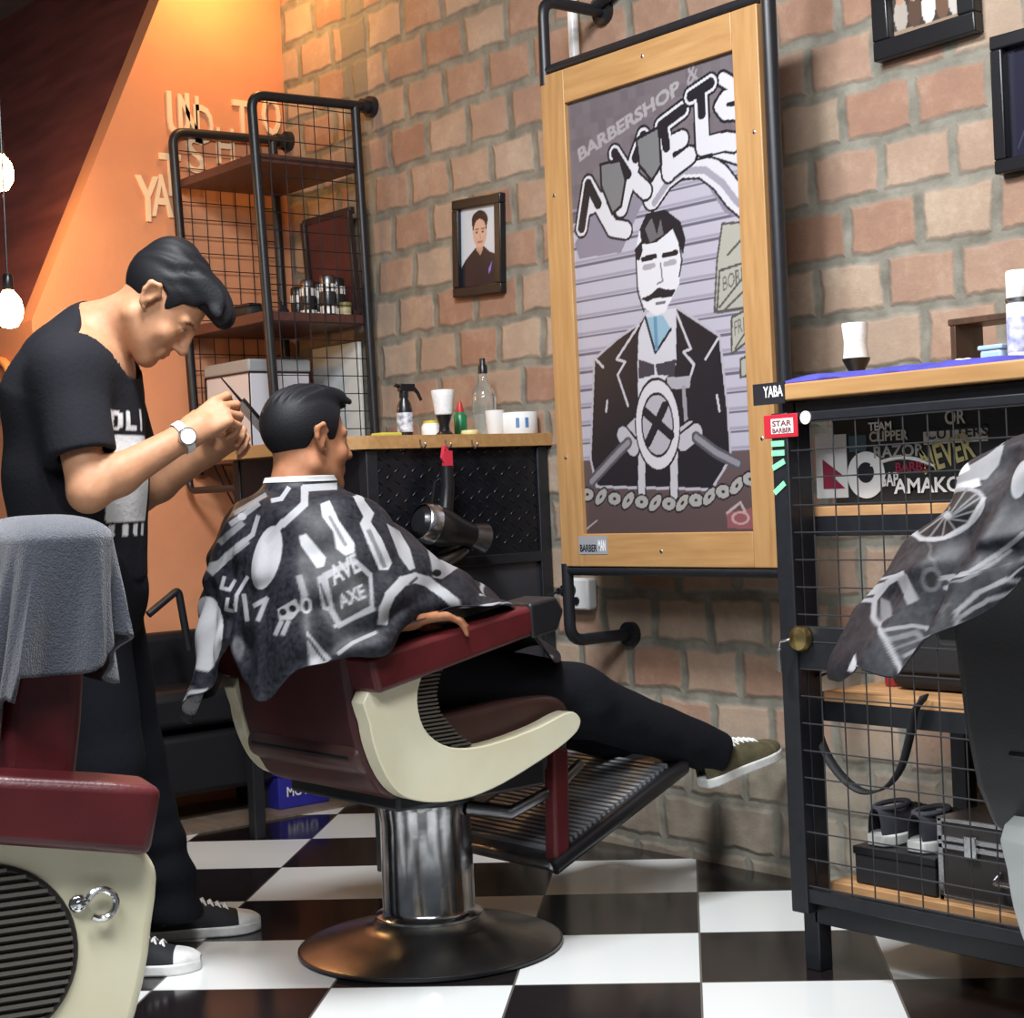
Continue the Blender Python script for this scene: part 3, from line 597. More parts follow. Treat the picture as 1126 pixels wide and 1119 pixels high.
# the pipes that carry it
mb = MB()
mb.tube([pw(p) for p in bend_path([(-3.595, YP+.01, .85), (-3.595, YP+.01, .63), (-3.595, 0, .63)], .05)], .017, 12); mb.cyl(pw((-3.595, -.02, .63)), pw((-3.595, 0, .63)), .036, seg=20)
mb.build('lower_pipe', 'black_pipe', PO)
mb = MB(); mb.tube([pw(p) for p in bend_path([(-3.595, YP+.01, 2.2), (-3.595, YP+.01, 2.44), (-3.595, 0, 2.44)], .05)], .017, 12); mb.cyl(pw((-3.595, -.02, 2.44)), pw((-3.595, 0, 2.44)), .036, seg=20)
mb.build('upper_pipe', 'black_pipe', PO)
mb = MB(); mb.tube([pw(p) for p in bend_path([(-2.757, 0, 2.6), (-2.757, YP+.01, 2.6), (-2.757, YP+.01, .63), (-2.757, 0, .63)], .05)], .019, 12); mb.cyl(pw((-2.757, -.02, .63)), pw((-2.757, 0, .63)), .036, seg=20)
mb.build('upright_pipe', 'black_pipe', PO)
for z_ in (.83, 2.24): MB().cyl(pw((-3.6, YP+.012, z_)), pw((-2.757, YP+.012, z_)), .014, seg=12).build('cross_pipe', 'black_pipe', PO)
o = MB().cyl((-3.708, -.025, 2.2), (-3.708, -.025, 3.1), .016, seg=16).build('cable_conduit', 'white'); tagged(o, 'white vertical cable conduit on the brick wall above the poster', 'pipe')
mb = MB(); mb.tube([(-3.6, -.03, 2.455), (-3.45, -.03, 2.52)], .02, 12); mb.cyl((-3.455, -.03, 2.518), (-3.43, -.03, 2.53), .03, seg=16)
tagged(mb.build('ceiling_bracket', 'black_pipe'), 'stubby black pipe bracket at the top edge above the poster', 'bracket')
# outlet box below
p = hy(645, 652, 0); t = thing('wall_outlet', 'white wall outlet with a black plug under the poster', 'outlet', (p[0], 0, p[2]))
rbox('outlet_plate', (0, -.02, 0), (.10, .04, .095), 'white', t, .008)
MB().cyl((-.02, -.04, .012), (-.02, -.075, .012), .018, seg=16).cyl((-.02, -.075, .012), (-.02, -.095, .012), .010, seg=12).build('plug', 'black_plastic', t)
MB().cyl((.0, -.04, -.02), (.0, -.045, -.02), .012, seg=16).build('socket_hole', 'black_plastic', t)
MB().tube([(-.02, -.09, .012), (-.05, -.11, 0), (-.09, -.10, -.03), (-.11, -.06, -.05)], .004, 8).build('cable', 'black_plastic', t)

# ------------------------------------------------------------------ framed photographs
def wall_frame(name, label, X0, X1, Z0, Z1, fw, painter, rot=0, dp=.025, m='black_plastic'):
    cx_, cz_ = (X0+X1)/2, (Z0+Z1)/2; t = thing(name, label, 'picture frame', (cx_, 0, cz_)); t.rotation_euler = (0, rot, 0)
    w_, h_ = X1-X0, Z1-Z0; mb = MB()
    for c, d in (((0, -dp/2, h_/2-fw/2), (w_, dp, fw)), ((0, -dp/2, -h_/2+fw/2), (w_, dp, fw)), ((-w_/2+fw/2, -dp/2, 0), (fw, dp, h_-2*fw)), ((w_/2-fw/2, -dp/2, 0), (fw, dp, h_-2*fw))): mb.box(c, d)
    mb.build('frame', m, t, bevel=.004); iw, ih = w_-2*fw, h_-2*fw; pt = Paint(int(iw/.003), int(ih/.003), (.8, .82, .85)); painter(pt)
    rbox('backing', (0, -.004, 0), (iw+.01, .008, ih+.01), 'black_matte', t, 0)
    pt.mesh('photo_print', lambda u, v: np.stack([(u-.5)*iw, np.full(u.shape, -.010), (v-.5)*ih], -1), 'photo', t); return t
def portrait(pt):
    pt.a[:] = srgb(196, 204, 214); d = srgb(30, 28, 40)
    pt.poly([(.0, 0), (1, 0), (1, .36), (.78, .42), (.62, .50), (.38, .48), (.1, .34), (0, .25)], d); pt.poly([(.42, .46), (.6, .46), (.53, .38)], srgb(176, 140, 122))
    pt.poly([(.42, .44), (.6, .44), (.6, .56), (.42, .56)], srgb(182, 144, 126)); pt.ell((.52, .68), .19, .20, srgb(198, 162, 144)); pt.ell((.52, .82), .22, .13, srgb(38, 26, 32)); pt.ell((.52, .72), .16, .12, srgb(202, 166, 148))
    pt.poly([(.32, .72), (.36, .86), (.36, .70)], srgb(38, 26, 32)); pt.poly([(.72, .72), (.68, .86), (.68, .70)], srgb(38, 26, 32))
    for x in (.44, .60): pt.ell((x, .68), .035, .013, srgb(70, 46, 44)); pt.line([(x-.05, .715), (x+.05, .715)], .02, srgb(60, 40, 40), 1, .6)
    pt.line([(.52, .66), (.54, .60)], .02, srgb(176, 138, 120), 1, .6); pt.line([(.46, .555), (.58, .555)], .025, srgb(150, 104, 98), 1, .6)
    pt.poly([(.74, .20), (.84, .30), (.80, .18), (.74, .14)], srgb(132, 112, 210)); pt.line([(.5, .40), (.5, .0)], .012, srgb(52, 48, 64), 1, .6)
wall_frame('portrait_frame', 'black-framed portrait of a person in dark shirt on the brick wall', -4.345, -4.094, 1.692, 2.006, .032, portrait, rot=.05)
def crowd(pt):
    pt.a[:] = srgb(70, 62, 58)
    for k, x in enumerate((.12, .32, .52, .72, .9)):
        pt.ell((x, .42), .10, .32, srgb(*[(170, 160, 150), (90, 70, 60), (214, 206, 200), (110, 84, 70), (190, 184, 178)][k])); pt.ell((x, .72), .06, .10, srgb(180, 140, 118)); pt.ell((x, .78), .06, .06, srgb(30, 24, 24))
    pt.line([(0, .1), (1, .08)], .08, srgb(150, 130, 110))
wall_frame('group_photo_frame', 'black-framed group photo cut off by the top edge on brick', -2.61, -2.315, 2.07, 2.29, .048, crowd, rot=-.02, dp=.035)
def darkp(pt): pt.a[:] = srgb(34, 34, 50); pt.ell((.6, .4), .3, .3, srgb(48, 46, 64)); pt.line([(.1, .1), (.5, .7)], .02, srgb(60, 58, 76))
wall_frame('dark_photo_frame', 'black-framed dark print at the right edge of the brick wall', -2.278, -2.02, 1.735, 2.05, .032, darkp, rot=.0, dp=.035)
# ------------------------------------------------------------------ left counter with black tread-plate end
def tagm(o, label, cat, group=None): return tagged(o, label, cat, group)
XC = -3.915; ZT = 1.235
prof = [(-4.72, 0), (XC, 0), (XC, -.68)]+[(XC-.09+.09*math.cos(a), -.66-.09*math.sin(a)) for a in np.linspace(.2, PI/2, 7)]+[(-4.72, -.75)]
o = MB().prism(prof, lambda a, b, d: (a, b, d), 1.197, ZT).build('wooden_countertop', 'wood_h', None, bevel=.004)
tagm(o, 'honey wooden countertop with rounded corner holding brushes and bottles by the shelf', 'countertop')
CT = thing('counter_cabinet', 'black metal counter stand with tread-plate end beside the poster', 'cabinet', (-4.3, -.35, 0))
def cw(p): return np.asarray(p, float)-np.array([-4.3, -.35, 0])
for x_, y_ in ((-3.95, -.03), (-3.95, -.66), (-4.66, -.03), (-4.66, -.66)):
    rbox('leg', cw((x_, y_, .598)), (.04, .04, 1.196), 'black_pipe', CT, .003)
plate = mat('tread_plate', (.016, .017, .022), .3, .5, .3, 20)
rbox('end_panel', cw((-3.945, -.345, 1.035)), (.012, .60, .32), plate, CT, 0)
mb = MB()
for i in range(20):
    for j in range(9):
        y = -.63+.030*i; z = .895+.0345*j+(.017 if i % 2 else 0); a = .75 if (i+j) % 2 else -.75
        mb.ball((y*0-3.9385, y, z), .0125, 8, (.22, 1, .28), Matrix.Rotation(a, 4, 'X'))
bmesh.ops.translate(mb.bm, vec=(4.3, .35, 0), verts=mb.bm.verts); mb.build('tread_pattern', plate, CT)
rbox('front_panel', cw((-4.3, -.67, 1.035)), (.70, .012, .32), plate, CT, 0)
rbox('lower_panel', cw((-3.95, -.345, .62)), (.01, .60, .50), mat('smoked_panel', (.03, .03, .036), .35), CT, 0)
rbox('rail', cw((-3.945, -.345, .86)), (.03, .60, .03), 'black_pipe', CT, .003)
for px in (462, 490, 519):
    p = hx(px, 488, XC+.012); mb = MB(); mb.tube([p+np.array([0, 0, .012]), p, p+np.array([.012, .002, -.014]), p+np.array([.022, .004, -.006]), p+np.array([.02, .004, .002])], .0028, 8)
    tagm(mb.build('chrome_hook', 'chrome'), {462: 'chrome hook under the left countertop edge, nearest the customer', 490: 'chrome hook carrying the hair dryer with red strap', 519: 'chrome hook under the left countertop, nearest the poster'}[px], 'hook', 'hooks under the left countertop')
# hair dryer hanging on the middle hook
q0 = hx(490, 495, XC+.035); HD = thing('hair_dryer', 'black hair dryer hanging by a red strap under the counter', 'hair dryer', q0)
def dl(px, py, off=0): return hx(px, py, XC+.05+off)-q0
MB().tube([dl(488, 490), dl(496, 503), dl(492, 515), dl(486, 503), dl(488, 490)], .006, 8).box(dl(492, 507), (.012, .03, .06)).build('red_strap', mat('red_strap', srgb(196, 48, 66), .5), HD)
MB().tube([dl(491, 512), dl(492, 535), dl(490, 562), dl(486, 580)], [.018, .021, .022, .026], 16).build('handle', 'black_plastic', HD)
a, b = dl(460, 575), dl(522, 592); mb = MB(); dd = b-a; dd = dd/np.linalg.norm(dd)
mb.lathe([(0, 0), (.032, .002), (.05, .02), (.058, .05), (.056, .09), (.046, .13), (.036, .17), (.034, .20), (0, .20)], dl(459, 572, .03), 28, dd).build('barrel', 'black_plastic', HD)
MB().lathe([(.034, .195), (.04, .22), (.045, .24), (.04, .245), (.03, .22)], dl(459, 572, .03), 28, dd).build('nozzle', 'worn_metal', HD)
MB().lathe([(.05, .012), (.0545, .016), (.060, .05), (.0575, .052), (.048, .016)], dl(459, 572, .03), 28, dd).build('trim_ring', 'silver', HD)
MB().tube([dl(492, 520, -.02), dl(478, 530, -.02), dl(474, 560, -.02), dl(480, 610, -.02), dl(500, 640, -.03)], .005, 8).build('cable', 'black_plastic', HD)
q1 = hx(516, 592, XC+.03); CL = thing('hair_clipper', 'silver hair clipper hanging below the dryer under the left counter', 'clipper', q1)
def dc(px, py, off=0): return hx(px, py, XC+.03+off)-q1
MB().lathe([(0, -.002), (.022, 0), (.026, .04), (.024, .10), (.018, .13), (0, .132)], dc(475, 622), 20, dc(530, 592)-dc(475, 622)).build('clipper_body', 'worn_metal', CL)
MB().box(dc(524, 597), (.02, .05, .04)).build('blade', 'silver', CL, bevel=.004)
MB().tube([dc(475, 622), dc(471, 612), dc(480, 596), dc(498, 588)], .004, 8).build('hanging_loop', 'black_plastic', CL)
CL.parent = None

# ---- things on the left counter
def on(px, py, z): p = hz(px, py, z); return p
def lath(prof, name, m, parent, o=(0, 0, 0), seg=28): return MB().lathe(prof, o, seg).build(name, m, parent)
def onc(px, Y_): # a point of the countertop that shows at this column
    X_ = hy(px, 478, Y_)[0]; return (X_, Y_, ZT)
# X kept near the end of the counter
def onX(px, X_): p = hx(px, 478, X_); return (X_, p[1], ZT)
t = thing('spray_bottle', 'black spray bottle with a trigger head and white label on the counter', 'bottle', onX(446, -4.0))
lath([(0, 0), (.021, 0), (.023, .004), (.023, .075), (.019, .095), (.012, .108), (.011, .118), (0, .118)], 'bottle_body', 'black_plastic', t)
lath([(.0236, .012), (.0239, .013), (.0239, .068), (.0236, .069)], 'label_band', mat('spray_label', srgb(196, 196, 204), .5, 0, .9, 60), t)
mb = MB().cyl((0, 0, .112), (0, 0, .132), .014, seg=16); mb.box((.002, .008, .142), (.02, .052, .022)); mb.cyl((0, -.014, .146), (0, -.034, .150), .006, seg=10); mb.tube([(0, .03, .146), (0, .05, .128), (0, .062, .105)], [.008, .006, .005], 8)
mb.build('trigger_head', 'black_plastic', t, bevel=.003)
t = thing('neck_brush', 'neck brush with white bristle head and black handle on the left counter', 'brush', onX(489, -3.965))
lath([(0, 0), (.025, 0), (.026, .004), (.017, .012), (.015, .03), (.024, .058), (.027, .062), (0, .062)], 'handle', 'black_plastic', t)
lath([(.026, .06), (.031, .10), (.035, .128), (.034, .133), (0, .136)], 'bristles', mat('bristles', (.78, .77, .75), .9, 0, .12, 120), t)
t = thing('green_bottle', 'small green bottle with a red nozzle cap beside the white brush', 'bottle', onX(507, -4.06))
lath([(0, 0), (.019, 0), (.02, .003), (.02, .062), (.012, .073), (0, .073)], 'bottle_body', mat('green_plastic', srgb(24, 118, 72), .35), t)
lath([(.012, .07), (.011, .082), (.005, .105), (0, .107)], 'cap', mat('red_cap', srgb(186, 44, 48), .4), t)
t = thing('aftershave_bottle', 'tall clear glass bottle with black stopper at the back of the counter', 'bottle', onX(534, -4.12))
lath([(0, 0), (.036, 0), (.038, .005), (.038, .12), (.034, .145), (.016, .17), (.013, .19), (.013, .205), (0, .205)], 'bottle_body', 'glass', t)
lath([(0, .006), (.033, .006), (.033, .07), (0, .07)], 'liquid', mat('pale_liquid', (.78, .80, .76), .2, 0, trans=.6), t)
lath([(.0145, .198), (.0145, .22), (.009, .228), (.009, .245), (0, .246)], 'stopper', 'black_plastic', t)
t = thing('white_cup', 'white cup standing between the clear bottle and the paper roll', 'cup', onX(545, -4.02))
lath([(0, 0), (.024, 0), (.026, .003), (.030, .076), (.028, .076), (.024, .006), (0, .006)], 'cup_body', 'white', t)
t = thing('neck_paper_roll', 'white neck paper roll with small blue marks at the counter end', 'roll', onX(571, -3.99))
lath([(.018, 0), (.056, 0), (.058, .003), (.058, .064), (.056, .067), (.018, .067), (.018, 0)], 'paper', 'white', t, seg=40)
mb = MB()
for a in (-.75, -.25, 2.2, 3.1): mb.box((.0578*math.cos(a), .0578*math.sin(a), .034), (.002, .011, .030), Matrix.Rotation(a, 4, 'Z'))
mb.build('blue_marks', mat('blue_print', srgb(88, 128, 176), .5), t, smooth=False)
t = thing('white_jar', 'white round jar with yellow lid half hidden behind the brush handle', 'jar', onX(475, -4.05))
lath([(0, 0), (.030, 0), (.031, .004), (.031, .03), (.024, .042), (0, .043)], 'jar_body', 'white', t)
lath([(.0255, .037), (.0255, .047), (0, .05)], 'lid', mat('yellow_lid', srgb(204, 190, 70), .45), t)
t = thing('flat_tin', 'flat pale yellow tin lying open on the counter edge', 'tin', onX(517, -3.955))
lath([(0, 0), (.026, 0), (.027, .003), (.027, .010), (.025, .013), (0, .012)], 'tin_body', mat('pale_yellow', srgb(214, 204, 140), .4), t)
lath([(.0255, .0125), (.0225, .0135), (0, .0135)], 'wax', 'white_matte', t)
o = MB().box((0, 0, .006), (.06, .09, .012)).build('yellow_cloth', mat('yellow_cloth', srgb(186, 176, 66), .9), None, bevel=.004); o.location = T(onX(428, -4.02)); tagm(o, 'folded yellow cloth on the counter left of the spray bottle', 'cloth')
t = thing('black_jar', 'small low black jar standing at the counter end beside the paper roll', 'jar', onX(590, -4.02))
lath([(0, 0), (.016, 0), (.016, .022), (.014, .024), (0, .024)], 'jar_body', 'black_plastic', t); lath([(.0165, .002), (.0175, .003), (.0175, .006), (.0165, .007)], 'rim', 'black_matte', t)

# ------------------------------------------------------------------ barber chairs
PANEL = [(-.343, .652), (-.175, .697), (-.204, .667), (-.216, .62), (-.202, .562), (-.155, .520), (-.085, .503), (.01, .507), (.119, .525), (.188, .544), (.222, .547), (.242, .53), (.240, .512), (.222, .494), (.172, .469), (.093, .440), (.005, .412), (-.08, .396), (-.162, .396), (-.231, .41), (-.273, .432), (-.305, .472), (-.33, .531), (-.341, .587)]
GR = [(-.175, .697), (-.125, .705), (-.147, .669), (-.159, .629), (-.151, .588), (-.103, .534), (-.064, .506), (-.085, .503), (-.155, .520), (-.202, .562), (-.216, .62), (-.204, .667)]
def dense(poly, n):
    out = []
    for i in range(len(poly)):
        a, b, c, d = [np.array(poly[(i+k) % len(poly)]) for k in (-1, 0, 1, 2)]
        for t in np.arange(n)/n: out.append(tuple(.5*((2*b)+(-a+c)*t+(2*a-5*b+4*c-d)*t*t+(-a+3*b-3*c+d)*t**3)))
    return out
RPANEL = [(-.343, .652), (-.175, .697), (.10, .745), (.165, .70), (.20, .60), (.185, .49), (.12, .41), (.0, .355), (-.12, .325), (-.215, .33), (-.285, .38), (-.325, .46), (-.348, .56)]
def barber_chair(label, loc, rotz, group, back='maroon_dark', lift=0, style='', bdy=0, foot=True):
    t = thing('barber_chair', label, 'barber chair', (loc[0], loc[1], 0), rotz, group); L_ = lift
    lath([(0, .004), (.30, 0), (.306, .004), (.306, .012), (.292, .018), (.22, .036), (.16, .052), (.135, .062), (.128, .074), (.120, .080), (0, .080)], 'base', 'base_metal', t, seg=72)
    lath([(.302, .001), (.311, .004), (.311, .010), (.302, .013)], 'base_rim', 'black_plastic', t, seg=72)
    lath([(.124, .074), (.126, .082), (.113, .090), (.109, .098), (.107, .30), (.112, .335), (.112, .345), (0, .345)], 'column', 'chrome', t, seg=56)
    if L_: lath([(.07, .34), (.07, .36+L_), (0, .36+L_)], 'piston', 'chrome', t, seg=32)
    mb = MB().cyl((0, 0, .345+L_), (0, 0, .375+L_), .125, seg=40); mb.box((0, -.02, .405+L_), (.44, .42, .06)); mb.build('seat_bracket', 'black_pipe', t, bevel=.008)
    mb = MB(); mb.tube([(.10, .05, .33+L_), (.17, .12, .315+L_), (.20, .24, .36+L_), (.17, .34, .40+L_)], [.018, .016, .014, .012], 12); mb.build('pump_lever', 'worn_metal', t)
    # seat cushion
    pr = dense([(-.30, .46), (.16, .455), (.245, .47), (.272, .52), (.24, .572), (.13, .585), (-.10, .572), (-.30, .565)], 4)
    MB().prism(pr, lambda a, b, d: (d, a, b+L_), -.228, .228).build('seat', 'seat_brown', t, bevel=.018)
    MB().prism([(.12, .40), (.275, .40), (.29, .47), (.27, .51), (.10, .46)], lambda a, b, d: (d, a, b+L_), -.20, .20).build('seat_front', mat('grey_vinyl', srgb(66, 68, 78), .5), t, bevel=.02)
    # back
    hw = {'round': .22, 'low': .275}.get(style, .236); zt = {'round': 1.0, 'low': .85}.get(style, .90)
    bp = [(-.235, .402), (-.285, .425), (-.322, .49), (-.345, .58), (-.360, .70), (-.375, .80), (-.392, zt-.03), (-.375, zt), (-.33, zt), (-.305, zt-.03), (-.275, .75), (-.255, .60), (-.235, .50), (-.215, .43)]
    MB().prism(bp, lambda a, b, d: (d, a+bdy, b+L_-(.04 if style == 'low' else 0)), -hw, hw).build('backrest', back, t, bevel=.020, bseg=4)
    MB().tube([(-.20, -.335+bdy, .505+L_), (.20, -.335+bdy, .505+L_)], .006, 8).build('back_seam', 'black_vinyl', t)
    for s in (-1, 1):
        if style == 'round':
            pl = MB().prism(dense(RPANEL, 3), lambda a, b, d: (s*d, a, b+L_), .245, .292).build('side_panel', 'cream', t, bevel=.011)
            el = [(-.152+.104*math.cos(k), .552+.103*math.sin(k)) for k in np.linspace(0, 2*PI, 49)[:-1]]
            gb = MB().prism(el, lambda a, b, d: (s*d, a, b+L_), .2925, .2945).build('grille', 'grille', pl, smooth=False); mb = MB()
            for k in range(-10, 11):
                z = .552+.0098*k; h_ = .102*math.sqrt(max(.02, 1-(.0098*k/.103)**2)); mb.box((s*.2965, -.152, z+L_), (.008, 2*h_, .0042))
            mb.build('grille_slats', 'slat', gb, smooth=False)
            MB().tube([(s*.294, a, b+L_) for a, b in el], .0045, 8, closed=True).build('grille_rim', 'grille', pl)
        else:
            dz_, xa, xb = (0, .245, .292) if style != 'low' else (-.25, .175, .225)
            pl = MB().prism(dense(PANEL, 3), lambda a, b, d: (s*d, a, b+L_+dz_), xa, xb).build('side_panel', 'cream' if style != 'low' else mat('grey_lacquer', srgb(196, 200, 198), .25), t, bevel=.011, bseg=3)
            gb = MB().prism(GR, lambda a, b, d: (s*d, a, b+L_+dz_), xa+.01, xb-.016).build('grille', 'grille', pl, smooth=False)
            mb = MB(); outl = np.array([(-.175, .697), (-.204, .667), (-.216, .62), (-.202, .562), (-.155, .520), (-.085, .503)]); inn = np.array([(-.125, .705), (-.147, .669), (-.159, .629), (-.151, .588), (-.103, .534), (-.064, .506)])
            for z in np.arange(.512, .700, .0088):
                yo = np.interp(z, outl[::-1, 1], outl[::-1, 0]); yi = np.interp(z, inn[::-1, 1], inn[::-1, 0]); mb.box((s*(xb-.015), (yo+yi)/2, z+L_+dz_), (.014, max(.01, yi-yo), .0042))
            mb.build('grille_slats', 'slat', gb, smooth=False)
        am = MB().prism([(-.342, .650), (-.360, .729), (-.30, .741), (.04, .797), (.142, .812), (.163, .785), (.145, .748)], lambda a, b, d: (s*d, a, b+L_), .228, .332).build('armrest', 'maroon' if style != 'low' else 'black_vinyl', t, bevel=.012)
        MB().prism([(.075, .729), (.070, .808), (.150, .819), (.172, .786), (.152, .741)], lambda a, b, d: (s*d, a, b+L_), .225, .335).build('arm_end', 'black_vinyl', am, bevel=.008)
        MB().prism([(.215, .46), (.262, .45), (.252, .19), (.222, .17), (.205, .20)], lambda a, b, d: (s*d, a, b+L_), .185, .225).build('leg_bar', 'maroon', t, bevel=.008)
    if not foot: return t
    # ribbed footrest plate
    a = math.atan2(.16, .40); R = Matrix.Translation((0, .21, .185+L_)) @ Matrix.Rotation(a, 4, 'X')
    def pf(v): return R @ Vector(v)
    def tr(mb): bmesh.ops.transform(mb.bm, matrix=R, verts=mb.bm.verts); return mb
    fo = tr(MB().box((0, .23, 0), (.44, .49, .03))).build('footrest', 'worn_metal', t, bevel=.012)
    mb = MB()
    for k in range(25): mb.box((0, .03+.0165*k, .018), (.40, .009, .012))
    tr(mb).build('ribs', 'rib_metal', fo, smooth=False)
    mb = MB(); mb.tube([(-.22, -.01, .0), (-.22, .46, .0), (-.20, .495, .02), (.20, .495, .02), (.22, .46, 0), (.22, -.01, 0)], .019, 10); tr(mb).build('rim', 'black_plastic', fo)
    return t
CH = barber_chair('maroon and cream barber chair with the caped customer sitting in it', (-3.21, -1.05), 0, 'barber chairs')
LTH = math.radians(165)
LCH = barber_chair('maroon and cream barber chair with grey towel in the left foreground', (-2.197, -2.711), LTH, 'barber chairs', 'maroon', .0, 'round', .085)
RCH = barber_chair('barber chair with black back cut off at the right edge', (-1.20, -.98), 0, 'barber chairs', 'black_vinyl', .15, 'low', -.02, False)
# ring hook on the panel of the left chair
hk = MB(); hk.ball((-.296, -.262, .600), .011, 12, (.5, 1, 1)); hk.tube([(-.30, -.262, .600)]+[(-.306, -.287+.017*math.cos(a), .598+.017*math.sin(a)) for a in np.linspace(.3, 5.4, 14)], .0042, 8)
hk.build('ring_hook', 'chrome', LCH)

# ------------------------------------------------------------------ cabinet with wire door on the right
XA, XB, YF, YB = -2.44, -.90, -.61, -.03
TOP = MB().box(((XA-.035+XB)/2, (YF-.03+YB)/2, 1.243), (XB-XA+.035, YB-YF+.04, .036)).build('wooden_countertop', 'wood_h', None, bevel=.004); TOP.name = 'wooden_countertop'
tagm(TOP, 'honey wooden countertop with blue towel on the wire cabinet at right', 'countertop')
CB = thing('wire_cabinet', 'black metal cabinet with wire mesh door and brass lock at right', 'cabinet', (XA, YF, 0))
def kw(p): return np.asarray(p, float)-np.array([XA, YF, 0])
for x_, y_ in ((XA+.02, YF+.02), (XA+.02, YB-.02), (XB-.02, YF+.02), (XB-.02, YB-.02)): rbox('leg', kw((x_, y_, .612)), (.042, .042, 1.224), 'black_pipe', CB, .003)
for nm, y_, z_, h_ in (('top_rail', YF+.015, 1.206, .034), ('bottom_rail', YF+.015, .135, .062)): rbox(nm, kw(((XA+XB)/2, y_, z_)), (XB-XA-.06, .032, h_), 'black_pipe', CB, .003)
for z_, th, m_ in ((.985, .022, 'plywood'), (.585, .022, 'plywood'), (.172, .022, 'plywood')):
    rbox('shelf', kw(((XA+XB)/2, (YF+YB)/2+.02, z_)), (XB-XA-.05, YB-YF-.07, th), m_, CB, .002)
    rbox('shelf_rail', kw(((XA+XB)/2, YF+.065, z_-.03)), (XB-XA-.06, .02, .045), 'black_pipe', CB, .002)
rbox('inner_panel', kw(((XA+XB)/2+.01, YF+.106, 1.10)), (XB-XA-.085, .008, .206), 'black_matte', CB, 0)
DR = rbox('door', kw((XA+.018, YF-.018, .665)), (.046, .03, 1.07), 'black_pipe', CB, .003)
mb = MB(); mb.box(kw(((XA+XB)/2, YF-.018, 1.188)), (XB-XA-.05, .02, .02)); mb.box(kw(((XA+XB)/2, YF-.018, .168)), (XB-XA-.05, .02, .03)); mb.box(kw((XA+.10, YF-.016, .70)), (.14, .018, .09)); mb.build('door_rails', 'black_pipe', DR, bevel=.003)
mb = MB(); k = 0
for i in range(1, 25): mb.cyl(kw((XA+.035+.06*i, YF-.022, .17)), kw((XA+.035+.06*i, YF-.022, 1.185)), .0017, seg=5)
for i in range(18): mb.cyl(kw((XA+.005, YF-.025, .19+.058*i)), kw((XB-.03, YF-.025, .19+.058*i)), .0017, seg=5)
mb.build('wire_mesh', 'wire_bright', DR)
p = kw(hy(880, 702, YF-.035)); LK = MB().lathe([(0, 0), (.027, 0), (.028, .008), (.024, .016), (.016, .018), (0, .022)], p+np.array([0, .006, 0]), 24, (0, -1, 0)).build('lock', 'gold', DR)
mb = MB().tube([p+np.array([-.01, -.022, 0]), p+np.array([-.03, -.03, -.005]), p+np.array([-.036, -.03, -.025])], .003, 8); mb.box(p+np.array([-.036, -.03, -.045]), (.012, .004, .05)); mb.build('key', 'silver', LK, bevel=.001)
# stickers, and green LED reflections painted on the post
sb = mat('sticker_black', (.02, .02, .025), .35)
def pk(px, py, off=.034): return kw(hy(px, py, YF-off))
q = pk(846, 446, .0355)
s1 = rbox('sticker', kw((XA-.004, YF-.0345, 1.243)), (.09, .004, .046), sb, CB, 0); lettering('sticker_print', 'YABA', kw((XA-.018, YF-.037, 1.235)), (1, 0, 0), (0, 0, 1), .055, .024, 'white', s1, .0008)
s2 = rbox('sticker', kw((XA+.025, YF-.0345, 1.172)), (.095, .003, .05), mat('sticker_red', srgb(190, 40, 54), .35), CB, .01); s2b = rbox('sticker_print', kw((XA+.03, YF-.0362, 1.172)), (.062, .001, .032), 'white', s2, 0)
lettering('sticker_print', 'STAR', kw((XA+.003, YF-.0370, 1.172)), (1, 0, 0), (0, 0, 1), .054, .012, mat('sticker_dark_red', srgb(120, 60, 60), .4), s2, .0006); lettering('sticker_print', 'BARBER', kw((XA+.003, YF-.0370, 1.158)), (1, 0, 0), (0, 0, 1), .054, .010, mat('sticker_dark_red'), s2, .0006)
MB().cyl(kw((XA+.090, YF-.031, 1.186)), kw((XA+.090, YF-.028, 1.186)), .014, seg=24).build('round_sticker', 'white', CB)
gm = mat('green_reflection', srgb(140, 236, 176), .4)
for z_, r_ in ((1.135, 0), (1.115, 0), (1.09, .5), (1.04, .75)): MB().box(kw((XA+.014, YF-.0345, z_)), (.036, .002, .012), Matrix.Rotation(-r_*.8, 4, 'Y')).build('led_reflection', gm, CB, smooth=False)  # reflection of a green LED, put in as coloured marks on the post
# stickers at the back of the top compartment
YS = YF+.101
def sk(px, py): return kw(hy(px, py, YS))
def card(px0, py0, px1, py1, m, name='sticker'):
    a, b = sk(px0, py0), sk(px1, py1); z0_, z1_ = sorted((a[2], b[2])); return rbox(name, ((a[0]+b[0])/2, a[1], (z0_+z1_)/2), (abs(b[0]-a[0]), .002, z1_-z0_), m, CB, 0), a, b
cd, a, b = card(899, 548, 930, 477, mat('sticker_white', (.7, .71, .72), .4))
fl = MB().prism([(a[0]+.02, a[2]+.02), (a[0]+.02, a[2]+.085), (a[0]+.075, a[2]+.048), (a[0]+.045, a[2]+.048), (a[0]+.08, a[2]+.02)], lambda x, z, d: (x, a[1]-d, z), .0012, .002).build('flag_print', mat('sticker_crimson', srgb(140, 40, 66), .4), cd, smooth=False)
c = sk(953, 522); rg = MB().cyl(c+np.array([0, -.001, 0]), c+np.array([0, -.0025, 0]), .050, seg=32).build('sticker', mat('sticker_white'), CB); MB().cyl(c+np.array([0, -.002, .005]), c+np.array([0, -.0032, .005]), .022, seg=24).build('sticker_print', sb, rg)
def slet(txt, px, py, w_, h_, m, tilt=0): p = sk(px, py)+np.array([0, -.002, 0]); lettering('sticker_lettering', txt, p, (1, 0, tilt), (-tilt, 0, 1), w_, h_, m, CB, .001)
